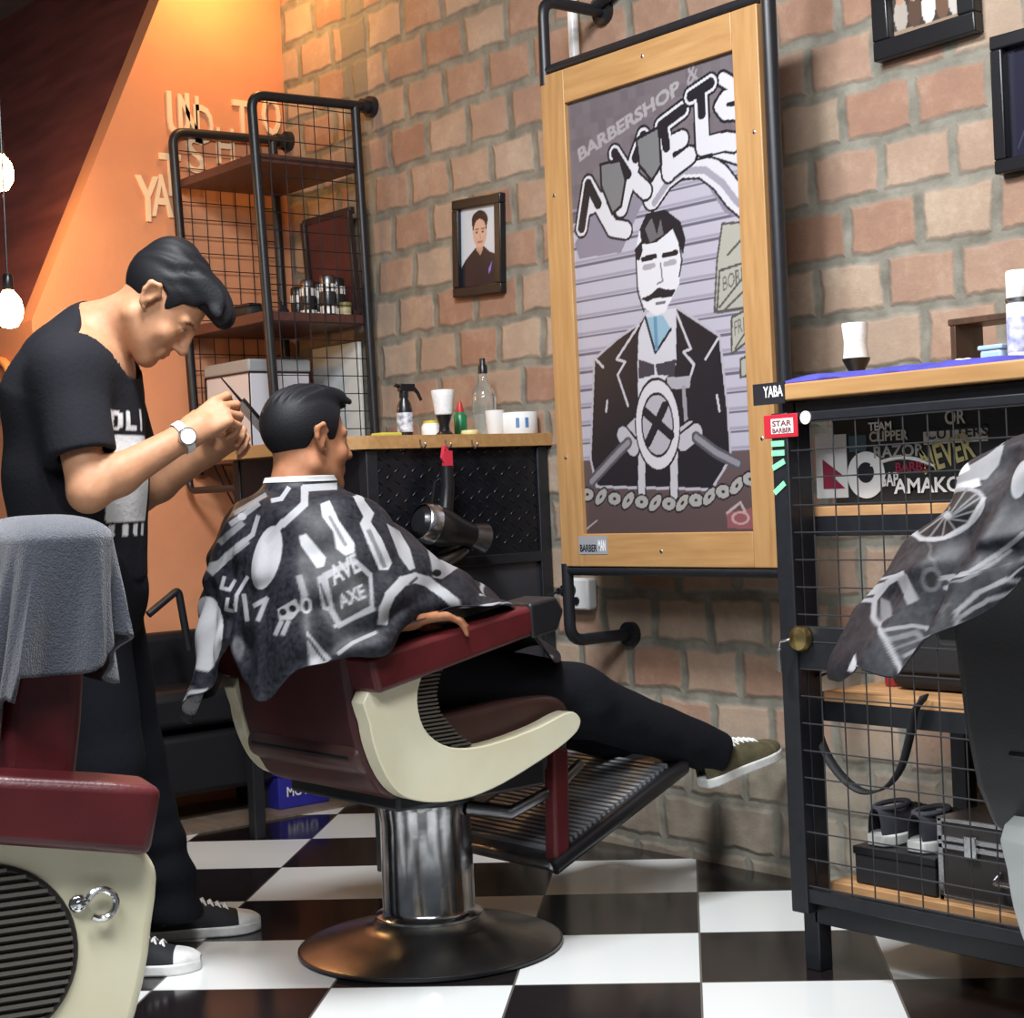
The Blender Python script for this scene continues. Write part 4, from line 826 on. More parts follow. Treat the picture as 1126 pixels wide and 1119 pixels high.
slet('AMAKO', 984, 543, .17, .032, 'white'); cd, a, b = card(1016, 489, 1086, 470, mat('sticker_grey2', srgb(190, 186, 174), .5)); lettering('sticker_print', 'CUTTERS', a+np.array([.008, -.0016, .010]), (1, 0, 0), (0, 0, 1), .15, .022, sb, cd, .0006)
slet('OR', 1040, 467, .05, .03, mat('sticker_grey2')); slet('TEAM', 956, 474, .06, .018, 'white'); slet('CLIPPER', 957, 486, .10, .022, mat('sticker_grey2')); slet('RAZOR', 962, 504, .13, .026, mat('sticker_grey3', srgb(150, 150, 146), .5))
slet('NEVER', 1018, 522, .13, .055, mat('sticker_yellowish', srgb(170, 160, 110), .5), .25); slet('BARBER', 986, 519, .10, .02, mat('sticker_crimson'))
mb = MB(); mb.tube([sk(958+70*i/10, 512-9*math.sin(i/10*PI)) for i in range(11)], .004, 6); mb.build('sticker_swoosh', mat('sticker_white'), CB)
slet('GAP', 968, 535, .05, .03, mat('sticker_white')); cd, a, b = card(934, 497, 952, 478, mat('sticker_teal', srgb(70, 96, 104), .5))

# things in the cabinet
zs2 = .597; zs3 = .184
p = hz(985, 768, zs2); BG = thing('shoulder_bag', 'black shoulder bag with a strap hanging down on the middle cabinet shelf', 'bag', (-2.16, -.36, zs2))
MB().box((0, 0, .075), (.30, .20, .15)).build('bag_body', 'canvas', BG, bevel=.03); MB().box((0, -.104, .09), (.27, .012, .10)).build('flap', 'black_matte', BG, bevel=.005)
def bgl(px, py): return hy(px, py, YF+.025)-np.array(BG.location)
pts = [bgl(*q) for q in [(903, 742), (895, 770), (893, 795), (903, 828), (922, 856), (945, 872), (968, 868), (985, 848), (995, 815), (1000, 785), (1005, 760)]]
mb = MB(); mb.grid([[p_+np.array([0, 0, .0]), p_+np.array([.006, .02, .004])] for p_ in dense([tuple(x) for x in pts], 4)[:-4]]); mb.build('strap', 'black_matte', BG, solid=.004)
t = thing('red_bottle', 'small red and blue bottle on the middle cabinet shelf behind the lock', 'bottle', (-2.335, -.40, zs2)); lath([(0, 0), (.02, 0), (.021, .004), (.021, .07), (.012, .085), (.012, .1), (0, .1)], 'bottle_body', mat('red_bottle', srgb(150, 36, 44), .35), t); lath([(.0216, .02), (.0219, .02), (.0219, .055), (.0216, .055)], 'label_band', mat('blue_label', srgb(60, 70, 130), .4), t); lath([(.013, .095), (.013, .115), (0, .117)], 'bottle_cap', 'black_plastic', t)
t = thing('shoe_box', 'flat black box under the dark shoes on the bottom cabinet shelf', 'box', (-2.255, -.38, zs3)); rbox('box_base', (0, 0, .04), (.21, .30, .08), 'black_matte', t, .004); rbox('box_lid', (0, 0, .072), (.216, .306, .018), 'black_plastic', t, .003)
def shoe(name, label, loc, rot, mats, parent=None, L=.27, W_=.095, H_=.085, laces=True, tilt=0, group=None, toe=True, cat='shoe'):
    """low canvas shoe, heel at the local origin, toe along +Y"""
    if parent is None: t = thing(name, label, cat, loc, rot, group)
    else:
        t = bpy.data.objects.new(name, None); t.location = T(loc); t.rotation_euler = (tilt, 0, rot); t.empty_display_size = .02; link(t); t.parent = parent
    up, so, la, to = mats
    ys = np.linspace(0, 1, 15); wd = np.interp(ys, [0, .04, .15, .35, .55, .75, .88, .96, 1], [.36, .58, .70, .70, .86, 1.0, .88, .58, .22])*W_/2; cx_ = np.interp(ys, [0, .4, .75, 1], [0, .0, .004, .0])
    hh = np.interp(ys, [0, .08, .3, .45, .62, .8, .93, 1], [.95, 1, .78, .86, .70, .50, .44, .30])*H_
    rows = []
    for y, w_, h_, c_ in zip(ys, wd, hh, cx_):
        rows.append([(c_+w_*math.copysign(abs(math.cos(a))**.75, math.cos(a)), y*L, .018+(h_-.018)*max(0, math.sin(a))**.8) for a in np.linspace(0, PI, 13)])
    mb = MB().grid(rows)
    mb.build('upper', up, t, subsurf=1, solid=.003)
    out = [(c_+(w_+.004), y*L) for y, w_, c_ in zip(ys, wd, cx_)]+[(c_-(w_+.004), y*L) for y, w_, c_ in list(zip(ys, wd, cx_))[::-1]]
    MB().prism(out, lambda a, b, d: (a, b, d), 0, .026).build('sole', so, t, bevel=.005)
    if toe:
        rr = [[(x*1.02, y*1.003, z*1.03) for x, y, z in r] for r in rows[11:]]; MB().grid(rr).build('toe_cap', to, t, subsurf=1, solid=.003)
    # opening at the ankle
    MB().tube([(.026*math.cos(a)*W_/.095, .06*L/.27+.05*math.sin(a), H_*(.95+.02*math.sin(a))) for a in np.linspace(0, 2*PI, 20)[:-1]], .006, 8, closed=True).build('collar', up, t)
    if laces:
        mb = MB()
        for k in range(5):
            y = .42+.065*k; h_ = np.interp(y, ys, hh)+.003; w_ = .018
            mb.tube([(-w_-.004, y*L-.004, h_-.012), (-w_*.4, y*L, h_), (w_*.4, y*L+.004, h_+.001), (w_+.004, y*L+.010, h_-.012)], .0032, 6)
            mb.tube([(w_+.004, y*L-.004, h_-.012), (w_*.4, y*L, h_), (-w_*.4, y*L+.004, h_+.002), (-w_-.004, y*L+.010, h_-.012)], .0032, 6)
        mb.build('laces', la, t)
    return t
def copy_tree(o, parent=None):
    c = o.copy(); COL.objects.link(c); c.parent = parent
    if parent is not None: c.matrix_parent_inverse = o.matrix_parent_inverse
    for ch in o.children: copy_tree(ch, c)
    return c
gs = mat('grey_black_canvas', srgb(58, 58, 66), .8)
s = shoe('sneaker', 'grey-black sneaker with white stripe sole, left of the pair in the cabinet', (-2.315, -.515, zs3+.0815), 0, (gs, 'rubber_white', 'black_matte', gs), group='pair of sneakers in the cabinet')
c = copy_tree(s); c.location.x += .105; c['label'] = 'grey-black sneaker with white stripe sole beside the silver case'
t = thing('silver_case', 'dark carrying case with silver edges and handle on the bottom cabinet shelf', 'case', (-1.925, -.40, zs3), 0)
rbox('case_body', (0, 0, .085), (.42, .26, .165), mat('case_panel', (.03, .026, .024), .3), t, .003); mb = MB()
for z_ in (.006, .112, .128, .166): mb.box((0, -.131, z_), (.425, .008, .012 if z_ != .166 else .010))
for x_ in (-.207, .207): mb.box((x_, -.131, .085), (.014, .008, .17))
mb.box((0, 0, .168), (.425, .265, .006)); mb.build('edge_trim', 'silver', t, bevel=.002)
for x_ in (-.13, .13): MB().box((x_, -.137, .118), (.03, .008, .045)).build('latch', 'chrome', t, bevel=.002)
MB().tube(bend_path([(-.065, -.133, .072), (-.065, -.16, .06), (.065, -.16, .06), (.065, -.133, .072)], .012), .006, 10).build('handle', 'chrome', t)
t = thing('yellow_box', 'pale yellow box standing on the dark silver-edged case', 'box', (-1.93, -.36, zs3+.172)); rbox('box_body', (0, 0, .045), (.14, .09, .09), mat('pale_yellow_box', srgb(206, 204, 130), .6), t, .006); rbox('box_lid', (0, 0, .083), (.144, .094, .016), mat('pale_yellow_box'), t, .003)

# things on the right countertop
ZR = 1.2615
def onr(px, py, Y_): p = hy(px, py, Y_); return (p[0], Y_, ZR)
t = thing('neck_brush', 'neck brush with white bristle head standing alone on the right countertop', 'brush', onr(942, 405, -.33))
lath([(0, 0), (.030, 0), (.031, .004), (.020, .012), (.018, .035), (.030, .058), (.032, .064), (0, .064)], 'handle', 'black_plastic', t)
lath([(.030, .062), (.028, .075), (.026, .10), (.030, .14), (.029, .144), (0, .146)], 'bristles', mat('bristles'), t)
def lumpy(name, label, cat, pts, wid, h, m, seed=1):
    """long crumpled cloth or tube lying on the top along pts (x, y)"""
    r_ = np.random.default_rng(seed); P = np.array(dense([tuple(p) for p in pts], 6)[:-6]); rows = []
    for i, p in enumerate(P):
        d = P[min(i+1, len(P)-1)]-P[max(i-1, 0)]; d = d/np.linalg.norm(d); nrm = np.array([-d[1], d[0]]); e = min(1, i/4, (len(P)-1-i)/4)*.9+.1; row = []
        for a in np.linspace(0, PI, 9):
            q = p+nrm*math.cos(a)*wid/2*(.8+.4*r_.random())*e; row.append((q[0], q[1], ZR+.001+h*math.sin(a)*(.55+.6*r_.random())*e))
        rows.append(row)
    o = MB().grid(rows).build(name, m, None, subsurf=1, solid=.002); return tagm(o, label, cat)
a1 = onr(868, 421, -.60); a2 = onr(1122, 385, -.57)
lumpy('blue_towel', 'crumpled violet-blue towel lying along the front of the right countertop', 'towel', [(a1[0], -.60), (a1[0]+.15, -.565), (a1[0]+.30, -.545), (a1[0]+.45, -.535), (a1[0]+.62, -.55)], .10, .020, mat('blue_cloth', srgb(70, 68, 164), .85, 0, .3, 20, bump=.3, bscale=60), 2)
p = onr(995, 398, -.42); lumpy('black_strap', 'small black strap lying behind the blue towel on the right countertop', 'strap', [(p[0]-.05, -.43), (p[0], -.42), (p[0]+.06, -.43)], .04, .022, 'black_matte', 5)
p = onr(1045, 390, -.46); lumpy('white_tissue', 'crumpled white tissue behind the blue towel on the right countertop', 'tissue', [(p[0]-.075, -.47), (p[0]-.02, -.455), (p[0]+.03, -.46), (p[0]+.085, -.45)], .05, .028, 'white_matte', 8)
p = onr(1064, 388, -.30); t = thing('wooden_stand', 'open dark wooden frame stand near the spray can on the right countertop', 'stand', (p[0], -.30, ZR))
dwm = mat('walnut', srgb(78, 54, 40), .45, 0, .35, 6, stretch=(8, 8, 1))
rbox('side', (0, 0, .055), (.014, .10, .11), dwm, t, .002); rbox('side', (.17, 0, .055), (.014, .10, .11), dwm, t, .002); rbox('top', (.085, 0, .115), (.19, .105, .014), dwm, t, .002); rbox('base', (.085, 0, .005), (.156, .10, .010), dwm, t, .002)
p = onr(1096, 386, -.40); t = thing('blue_holder', 'small pale blue plastic holder in front of the wooden stand', 'holder', (p[0], -.40, ZR))
mb = MB(); bl = mat('pale_blue', srgb(160, 186, 214), .4); mb.box((0, 0, .022), (.055, .045, .044)); mb.build('holder_body', bl, t, bevel=.008); rbox('holder_rim', (0, 0, .047), (.06, .05, .010), bl, t, .003); MB().box((0, -.0235, .014), (.022, .004, .014)).build('slot', 'black_plastic', t)
p = onr(1124, 384, -.42); t = thing('spray_can', 'white spray can with blue print cut by the right edge', 'spray can', (p[0], -.42, ZR))
lath([(0, 0), (.026, 0), (.028, .003), (.028, .125), (.022, .137), (0, .137)], 'can_body', 'white', t, seg=36); lath([(.0283, .03), (.0286, .031), (.0286, .10), (.0283, .101)], 'print_band', mat('can_print', srgb(112, 122, 196), .4, 0, .9, 50, ncol=(.75, .76, .82)), t, seg=36)
lath([(.024, .134), (.027, .14), (.027, .19), (.025, .194), (0, .195)], 'cap', 'white', t, seg=36); lath([(.0235, .128), (.029, .131), (.029, .138), (.0235, .141)], 'collar_ring', 'worn_metal', t, seg=36)

# ------------------------------------------------------------------ waiting bench and blue crate at the far wall
BN = thing('waiting_bench', 'low black bench with bent metal arm against the orange wall', 'bench', (-5.18, -.67, 0))
rbox('bench_base', (.02, .0, .20), (.28, .76, .20), 'black_vinyl', BN, .02); rbox('seat_cushion', (0, 0, .385), (.30, .78, .13), 'black_vinyl', BN, .035); rbox('back_cushion', (-.125, 0, .52), (.07, .76, .22), 'black_vinyl', BN, .03)
for y_ in (-.30, .30): rbox('leg', (.02, y_, .055), (.2, .05, .10), 'black_matte', BN, .004)
p0, p1, p2 = [hx(x, y, -5.02)-np.array(BN.location) for x, y in ((172, 668), (196, 648), (204, 695))]
MB().tube(bend_path([p0+np.array([0, -.03, -.02]), p1, p2+np.array([0, .01, -.06])], .02), .013, 10).build('arm', 'black_pipe', BN)
p = hz(304, 890, 0); t = thing('blue_crate', 'small blue crate with white lettering on the floor behind the customer chair', 'crate', (p[0]-.02, p[1]+.08, .008), .0)
bc = mat('blue_plastic', srgb(48, 48, 150), .4); mb = MB(); mb.box((0, 0, .01), (.15, .20, .02))
for c_, d_2 in (((.07, 0, .06), (.012, .20, .12)), ((-.07, 0, .06), (.012, .20, .12)), ((0, .095, .06), (.15, .012, .12)), ((0, -.095, .06), (.15, .012, .12))): mb.box(c_, d_2)
mb.build('crate_body', bc, t, bevel=.004); MB().tube(bend_path([(.076, -.1, .118), (.076, .1, .118), (-.076, .1, .118), (-.076, -.1, .118), (.076, -.1, .118)], .02), .007, 8).build('rim', bc, t)
lettering('print', 'MOTO', (.0775, -.07, .04), (0, 1, 0), (0, 0, 1), .12, .035, 'white', t, .001)
# ------------------------------------------------------------------ people
SK = np.array(srgb(178, 132, 102)); SK2 = np.array(srgb(196, 140, 112))
def frame3(fwd, up):
    f = np.array(fwd, float); f /= np.linalg.norm(f); u = np.array(up, float); u -= f*(u@f); u /= np.linalg.norm(u); return np.stack([np.cross(f, u), f, u], 1)
class Head:
    def __init__(s, c, fwd, up, sc=1.0): s.c = np.array(c, float); s.R = frame3(fwd, up); s.k = sc
    def w(s, x, y, z): return s.c+s.R@(np.array([x, y, z])*s.k)
    def loc(s, P): return ((P-s.c)@s.R)/s.k
    def add(s, S, neck_to, nr=.056):
        k, w, R = s.k, s.w, s.R; E = lambda c, r, kk=.012, op='+': S.ell(w(*c), np.array(r)*k, R, kk, op); C = lambda a, b, ra, rb=None, kk=.01, op='+': S.cap(w(*a), w(*b), ra*k, (ra if rb is None else rb)*k, kk, op)
        E((0, -.012, .034), (.073, .095, .083)); E((0, .030, -.035), (.060, .060, .078), .03)
        for sx in (-1, 1):
            C((sx*.055, -.012, -.055), (sx*.020, .066, -.098), .018, .016, .025)
            C((sx*.010, .084, .020), (sx*.042, .072, .022), .010, .009, .012); E((sx*.040, .062, -.028), (.020, .018, .018), .02)
            E((sx*.031, .088, .004), (.016, .012, .010), .008, '-'); E((sx*.031, .072, .003), (.013, .013, .012), .002)
            C((sx*.020, .0825, .0075), (sx*.042, .077, .006), .004, .004, .003)
            E((sx*.012, .094, -.033), (.008, .010, .008), .006)
            C((sx*.076, -.012, .004), (sx*.088, -.030, .022), .007, .006, .006)
            rr = [(sx*.080, .004, .018), (sx*.089, -.010, .034), (sx*.092, -.026, .026), (sx*.089, -.026, .004), (sx*.083, -.012, -.018), (sx*.078, .000, -.024)]
            for a, b in zip(rr, rr[1:]): C(a, b, .0058, .0056, .005)
            E((sx*.081, -.012, .006), (.007, .016, .024), .004); E((sx*.090, -.010, .008), (.006, .009, .015), .003, '-')
        E((0, .068, -.098), (.022, .018, .017), .018); C((0, .088, .014), (0, .107, -.026), .0075, .0105, .010); E((0, .108, -.030), (.011, .010, .009), .008)
        C((-.019, .084, -.060), (.019, .084, -.060), .0062, None, .008); C((0, .091, -.059), (0, .0905, -.067), .006, .006, .008); C((-.016, .083, -.070), (.016, .083, -.070), .0068, None, .007); C((-.020, .094, -.0645), (.020, .094, -.0645), .0022, None, .003, '-')
        b = np.array(neck_to, float); a = w(0, -.022, -.045); S.cap(a, b, nr*k, (nr+.004)*k, .03); return s
    def colour(s, P, col):
        q = s.loc(P); near = (np.abs(q[:, 0]) < .1) & (q[:, 1] > -.12) & (np.abs(q[:, 2]) < .14)
        def dab(c, r, rgb, al=1.0, sym=True):
            for sx in ((-1, 1) if sym else (1,)):
                d = np.sqrt((((q-np.array([c[0]*sx, c[1], c[2]]))/np.array(r))**2).sum(1)); m = (np.clip(1.6-d*1.6, 0, 1)*al)[:, None]*near[:, None]; col[:] = col*(1-m)+np.array(rgb)*m
        dab((0, .088, -.065), (.022, .02, .009), srgb(176, 104, 92), .8, False)
        dab((.031, .085, .003), (.012, .02, .0042), (.75, .72, .68), 1); dab((.031, .086, .003), (.0055, .02, .0055), (.02, .012, .008), 1)
        for x, z in ((.016, .0225), (.026, .0265), (.036, .0262), (.045, .022)): dab((x, .082, z), (.008, .022, .0042), (.012, .009, .008), .9)
        dab((.031, .086, .0085), (.016, .02, .002), (.02, .014, .012), .8); return col
def hand(S, W, dr, dorsal, thumb, curls, k=1.0, spread=.0, thumb_in=.6):
    """five-fingered hand: W wrist, dr wrist->knuckles, dorsal = back-of-hand normal, thumb = +1/-1 side along s"""
    dr = np.array(dr, float)/np.linalg.norm(dr); n = np.array(dorsal, float); n -= dr*(n@dr); n /= np.linalg.norm(n); s = np.cross(dr, n)*thumb; W = np.array(W, float)
    K = []
    for i, (o, l) in enumerate(((.030, .088), (.010, .092), (-.010, .088), (-.028, .080))):
        kn = W+dr*l*k+s*o*k; K.append(kn); S.cap(W+dr*.012*k+s*o*.55*k, kn, .0155*k, .0105*k, .012, '+', (n, 1.05))
    ln = ((.040, .024, .020), (.044, .028, .021), (.041, .026, .020), (.033, .020, .018))
    tips = []
    for i in range(4):
        d = dr+s*spread*(1.5-i)*.2; d /= np.linalg.norm(d); p = K[i]; ang = 0
        for j in range(3):
            ang += curls[i][j]; v = d*math.cos(ang)-n*math.sin(ang); q = p+v*ln[i][j]*k; r0 = (.0098, .0088, .0080)[j]*k*(.88 if i == 3 else 1); S.cap(p, q, r0, r0*.92, .003); p = q
        tips.append(p)
    b0 = W+dr*.022*k+s*.022*k-n*.004; t1 = b0+(dr*.030+s*.026-n*(.010+.02*thumb_in))*k; t2 = t1+(dr*.032+s*(.010-.02*thumb_in)-n*.016*thumb_in)*k; t3 = t2+(dr*.024+s*(.004-.022*thumb_in)-n*.012*thumb_in)*k
    S.cap(b0, t1, .016*k, .0125*k, .010); S.cap(t1, t2, .0118*k, .0105*k, .003); S.cap(t2, t3, .0105*k, .0088*k, .003); return tips
def skin_colour(heads, base=SK, dark=SK2):
    def fn(P):
        col = np.ones((len(P), 3))*base
        for h in heads: h.colour(P, col)
        return col
    return fn
def wob(P, f, seed=0):
    r_ = np.random.default_rng(seed); o = np.zeros(P.shape[:-1])
    for k in range(5):
        v = r_.normal(size=3); v *= f*(.6+.9*r_.random())/np.linalg.norm(v); o += np.sin(P@v+r_.random()*6.28)
    return o/5

def barber():
    base = np.array([-3.52, -1.60, 0.0])
    t = thing('person', 'standing person in a black printed t-shirt and black trousers trimming hair with a comb', 'person', base)
    IM_R = np.array([_r[0], _r[1], 0]); IM_R /= np.linalg.norm(IM_R); IM_F = np.array([_f[0], _f[1], 0]); IM_F /= np.linalg.norm(IM_F); UP = np.array([0, 0, 1.0])
    hips = at(86, 612, 3.76); chest = at(78, 455, 3.72); c7 = at(96, 368, 3.70)
    nsh, fsh = at(74, 408, 3.55), at(112, 412, 3.89)
    nel, nwr = at(97, 541, 3.50), at(206, 478, 3.60); fel, fwr = at(150, 545, 3.86), at(228, 497, 3.80)
    nhip, fhip = at(84, 630, 3.68), at(98, 630, 3.86); nkn, fkn = at(112, 835, 3.72), at(136, 830, 3.92)
    nan, fan = at(118, 1030, 3.775), at(181, 1000, 4.0)
    nan[2], fan[2] = .10, .10
    hd = Head(at(177, 336, 3.68), IM_R*.616-UP*.79-IM_F*.05, IM_R*.79+UP*.616)
    lo, hi = np.array([-4.0, -2.25, -.01]), np.array([-2.95, -1.05, 1.75])
    S = Sdf(lo, hi, .0042)
    S.cap(hips, chest, .125, .135, .03, '+', (IM_F, .86)); S.cap(chest, at(88, 405, 3.71), .13, .115, .05, '+', (IM_F, .75)); S.cap(nsh, fsh, .062, .062, .06); S.cap(at(90, 392, 3.7), c7, .08, .060, .05)
    for h_, k_, a_ in ((nhip, nkn, nan), (fhip, fkn, fan)): S.cap(h_, k_, .082, .058, .03); S.cap(k_, a_, .056, .036, .02)
    for sh, el, wr in ((nsh, nel, nwr), (fsh, fel, fwr)):
        S.cap(sh, el, .050, .041, .025); m = el+(wr-el)*.3; S.cap(el, m, .040, .0425, .02); S.cap(m, wr, .0425, .029, .02)
    hd.add(S, c7)
    # near hand: grips the comb, back of the hand towards the viewer
    dr = at(262, 440, 3.655)-nwr; dn = -IM_F*.88+UP*.45+IM_R*-.1
    hand(S, nwr, dr, dn, -1, [(.45, 1.0, .7), (.65, 1.15, .8), (.85, 1.2, .9), (1.0, 1.2, .9)], 1.1, .6, .9); S.cap(nwr-dr*.05, nwr+dr*.25, .030, .026, .015)
    dr2 = at(262, 474, 3.77)-fwr; hand(S, fwr, dr2, UP*.55+IM_F*.7, 1, [(.7, .8, .5), (.8, .9, .5), (.9, .9, .6), (1.0, .9, .6)], .98, .4, .8); S.cap(fwr-dr2*.1, fwr+dr2*.25, .029, .026, .015)
    S.build('body', 'skin', t, skin_colour([hd]), base)
    # hair: shorter sides, long top swept forward over the forehead
    H = Sdf(hd.c-.22, hd.c+.22, .003)
    H.ell(hd.w(0, -.016, .040), (.079, .104, .090), hd.R); H.ell(hd.w(0, .040, .098), (.058, .075, .034), hd.R, .02); H.ell(hd.w(0, -.045, .085), (.064, .066, .055), hd.R, .02); H.ell(hd.w(0, .10, .085), (.048, .030, .026), hd.R, .015)
    def mask(P):
        q = hd.loc(P); y, z, x = q[..., 1], q[..., 2], np.abs(q[..., 0]); line = np.interp(y, [-.13, -.07, -.035, -.012, .012, .03, .045, .075, .16], [-.058, -.05, -.022, .036, .030, -.006, .045, .066, .060]); return (line-z)*.8
    H.cut(hd.c-.22, hd.c+.22, mask, .006)
    def strand(P):
        q = hd.loc(P); a = np.arctan2(q[..., 0], q[..., 2]+.02); top = smooth01(q[..., 2], .03, .09); fr = smooth01(q[..., 1], .03, .10)
        return top*(.0018*np.sin(a*17+9*q[..., 1]/.1+2*np.sin(q[..., 1]*40))+.0012*np.sin(a*31+4*q[..., 1]/.1))+fr*top*.004*np.sin(q[..., 0]*260+q[..., 2]*60)
    H.displace(hd.c-.22, hd.c+.22, strand); H.build('hair', 'hair', t, None, base, 1)
    # t-shirt
    F = Sdf(lo, hi, .0052); hem = at(86, 640, 3.76)
    F.cap(hem-UP*.06, at(84, 520, 3.73), .150, .150, .02, '+', (IM_F, .84)); F.cap(at(84, 520, 3.73), at(82, 440, 3.72), .150, .142, .04, '+', (IM_F, .80)); F.cap(at(82, 440, 3.72), at(92, 402, 3.71), .142, .112, .05, '+', (IM_F, .72)); F.cap(nsh, fsh, .070, .070, .06); F.cap(at(90, 396, 3.7), at(99, 368, 3.7), .100, .078, .04)
    for sh, el in ((nsh, nel), (fsh, fel)): e = sh+(el-sh)*.70; F.cap(sh, e, .070, .074, .035)
    for sh, el in ((nsh, nel), (fsh, fel)):
        d = (el-sh)/np.linalg.norm(el-sh); e = sh+(el-sh)*.69
        F.cut(e-.11, e+.11, lambda P, d=d, e=e: np.where(np.linalg.norm(np.cross(P-e, d), axis=-1) < .088, (P-e)@d-.004, -1), .004)
        F.cap(e-d*.02, e+d*.12, .054, .054, .004, '-')
    F.cut(lo, hi, lambda P: hem[2]-.012*np.sin(14*P[..., 0]+9*P[..., 1])-P[..., 2], .006)
    nk = (hd.w(0, -.03, -.07)-c7); nk /= np.linalg.norm(nk); F.cut(c7-.16, c7+.16, lambda P: np.where(np.linalg.norm(P-c7, axis=-1) < .145, (P-c7-nk*.030)@nk, -1), .006); F.cap(c7+nk*.012, c7+nk*.1, .064, .064, .006, '-')
    F.displace(lo, hi, lambda P: .006*wob(P*np.array([1, 1, .55]), 32, 3)+.004*wob(P, 60, 4)*smooth01(1.35-P[..., 2], 0, .3))
    def tcol(P):
        col = np.ones((len(P), 3))*np.array((.011, .011, .015)); px, py, z = pj(P); fr = (z < 3.80)
        c0 = at(150, 520, 3.6); side = (P-c0)@IM_R
        # chest print lies on the front of the shirt: width measured around the body, height along z
        ang = np.arctan2(-(P-at(84, 500, 3.73))@IM_F, (P-at(84, 500, 3.73))@IM_R); zz = P[:, 2]
        zt = at(120, 450, 3.6)[2]; sc_ = 3.6/FPX; W_ = np.array((.70, .70, .70))
        def bar(a0, a1, y0, y1): m = (ang > a0) & (ang < a1) & (zz < zt-(y0-450)*sc_) & (zz > zt-(y1-450)*sc_); col[m] = W_
        u = lambda a: a
        for a0, a1, y0, y1 in ((.86, .96, 452, 474), (.70, .78, 455, 471), (.76, .88, 452, 457), (.76, .88, 469, 474), (.54, .62, 451, 473), (.38, .54, 468, 473), (.18, .27, 450, 472)): bar(a0, a1, y0, y1)
        bar(.02, .96, 478, 574)
        for a0, a1 in ((.80, .92), (.55, .67), (.30, .42), (.08, .18)): bar(a0, a1, 578, 590)
        q = at(27, 398, 3.66); d = np.linalg.norm((P-q)*np.array([1, 1, .55]), axis=1); m = (d < .022) & (np.sin(P[:, 2]*330+((P-q)@IM_R)*120) > .1); col[m] = (.5, .5, .5); return col
    F.build('t_shirt', 'tee', t, tcol, base)
    # trousers
    G = Sdf(lo, hi, .0055); G.cap(at(84, 628, 3.76), at(92, 655, 3.77), .145, .145, .03, '+', (IM_F, .86))
    for h_, k_, a_, rr in ((nhip, nkn, nan, (.108, .088, .082)), (fhip, fkn, fan, (.108, .090, .088))):
        an = a_+np.array([0, 0, .0]); G.cap(h_, k_, rr[0], rr[1], .035); G.cap(k_, an, rr[1], rr[2], .03)
    for a_ in (nan, fan): G.cut(np.append(a_[:2]-.16, -.01), np.append(a_[:2]+.16, .30), lambda P: .085-P[..., 2], .006)
    G.cut(lo, hi, lambda P: P[..., 2]-(hem[2]+.10), .004)
    G.displace(lo, hi, lambda P: .007*wob(P*np.array([1, 1, .8]), 26, 8)+.006*np.sin(P[..., 2]*75+5*wob(P, 12, 2))*smooth01(.42-P[..., 2], 0, .25)); G.build('trousers', 'trouser', t, None, base)
    # wrist watch
    ax = (nwr-nel)/np.linalg.norm(nwr-nel); c = nwr-ax*.012; u = np.cross(ax, UP); u /= np.linalg.norm(u); v = np.cross(u, ax)
    mb = MB(); R_ = .0345; mb.grid([[c+ax*o+u*(R_+k)*math.cos(a)+v*(R_+k)*math.sin(a)-base for a in np.linspace(0, 2*PI, 33)[:-1]] for o, k in ((-.009, 0), (-.009, .002), (.009, .002), (.009, 0))], closed=True); wt = mb.build('wristwatch', 'white', t)
    n = -IM_F*.9-UP*.25-IM_R*.1; n -= ax*(n@ax); n /= np.linalg.norm(n); MB().lathe([(0, 0), (.019, 0), (.0205, .003), (.019, .009), (.017, .0095), (0, .0095)], c+n*(R_-.002)-base, 28, n).build('watch_case', 'silver', wt); MB().lathe([(0, .0097), (.0165, .0097), (.0165, .0105), (0, .0105)], c+n*(R_-.002)-base, 28, n).build('watch_face', 'white', wt)
    # shoes
    cv = ('canvas', 'rubber_white', 'lace', 'rubber_white')
    for heel, toe in (((132, 1070), (222, 1064)), ((196, 1030), (287, 1020))):
        a, b = hz(*heel, 0), hz(*toe, 0); d = b-a; rot = math.atan2(-d[0], d[1]); ln = min(.29, np.linalg.norm(d)); shoe('shoe', None, b-d/np.linalg.norm(d)*.28-base, rot, cv, t, .28, .10, .10)
    # comb
    a, b = at(243, 415, 3.68), at(292, 472, 3.77); mid = (a+b)/2; cb = thing('comb', 'thin black tail comb held against the back of the head being trimmed', 'comb', mid)
    d = (b-a); L_ = np.linalg.norm(d); d /= L_; s_ = np.cross(d, IM_F); s_ /= np.linalg.norm(s_)
    nn = np.cross(d, s_); mb = MB(); RM = Matrix((tuple(d)+(0,), tuple(s_)+(0,), tuple(nn)+(0,), (0, 0, 0, 1))).transposed()
    mb.box(d*L_*.22+s_*.006, (L_*.56, .008, .004), RM); mb.build('comb_spine', 'black_plastic', cb, bevel=.001)
    MB().cyl(-d*L_*.05, -d*L_*.5, .0035, .0016, seg=8).build('comb_tail', 'black_plastic', cb); mb = MB()
    for k in range(28): mb.box(d*L_*(-.05+.0195*k)-s_*.006, (.0014, .018, .002), RM)
    mb.build('comb_teeth', 'black_plastic', cb, smooth=False)
barber()

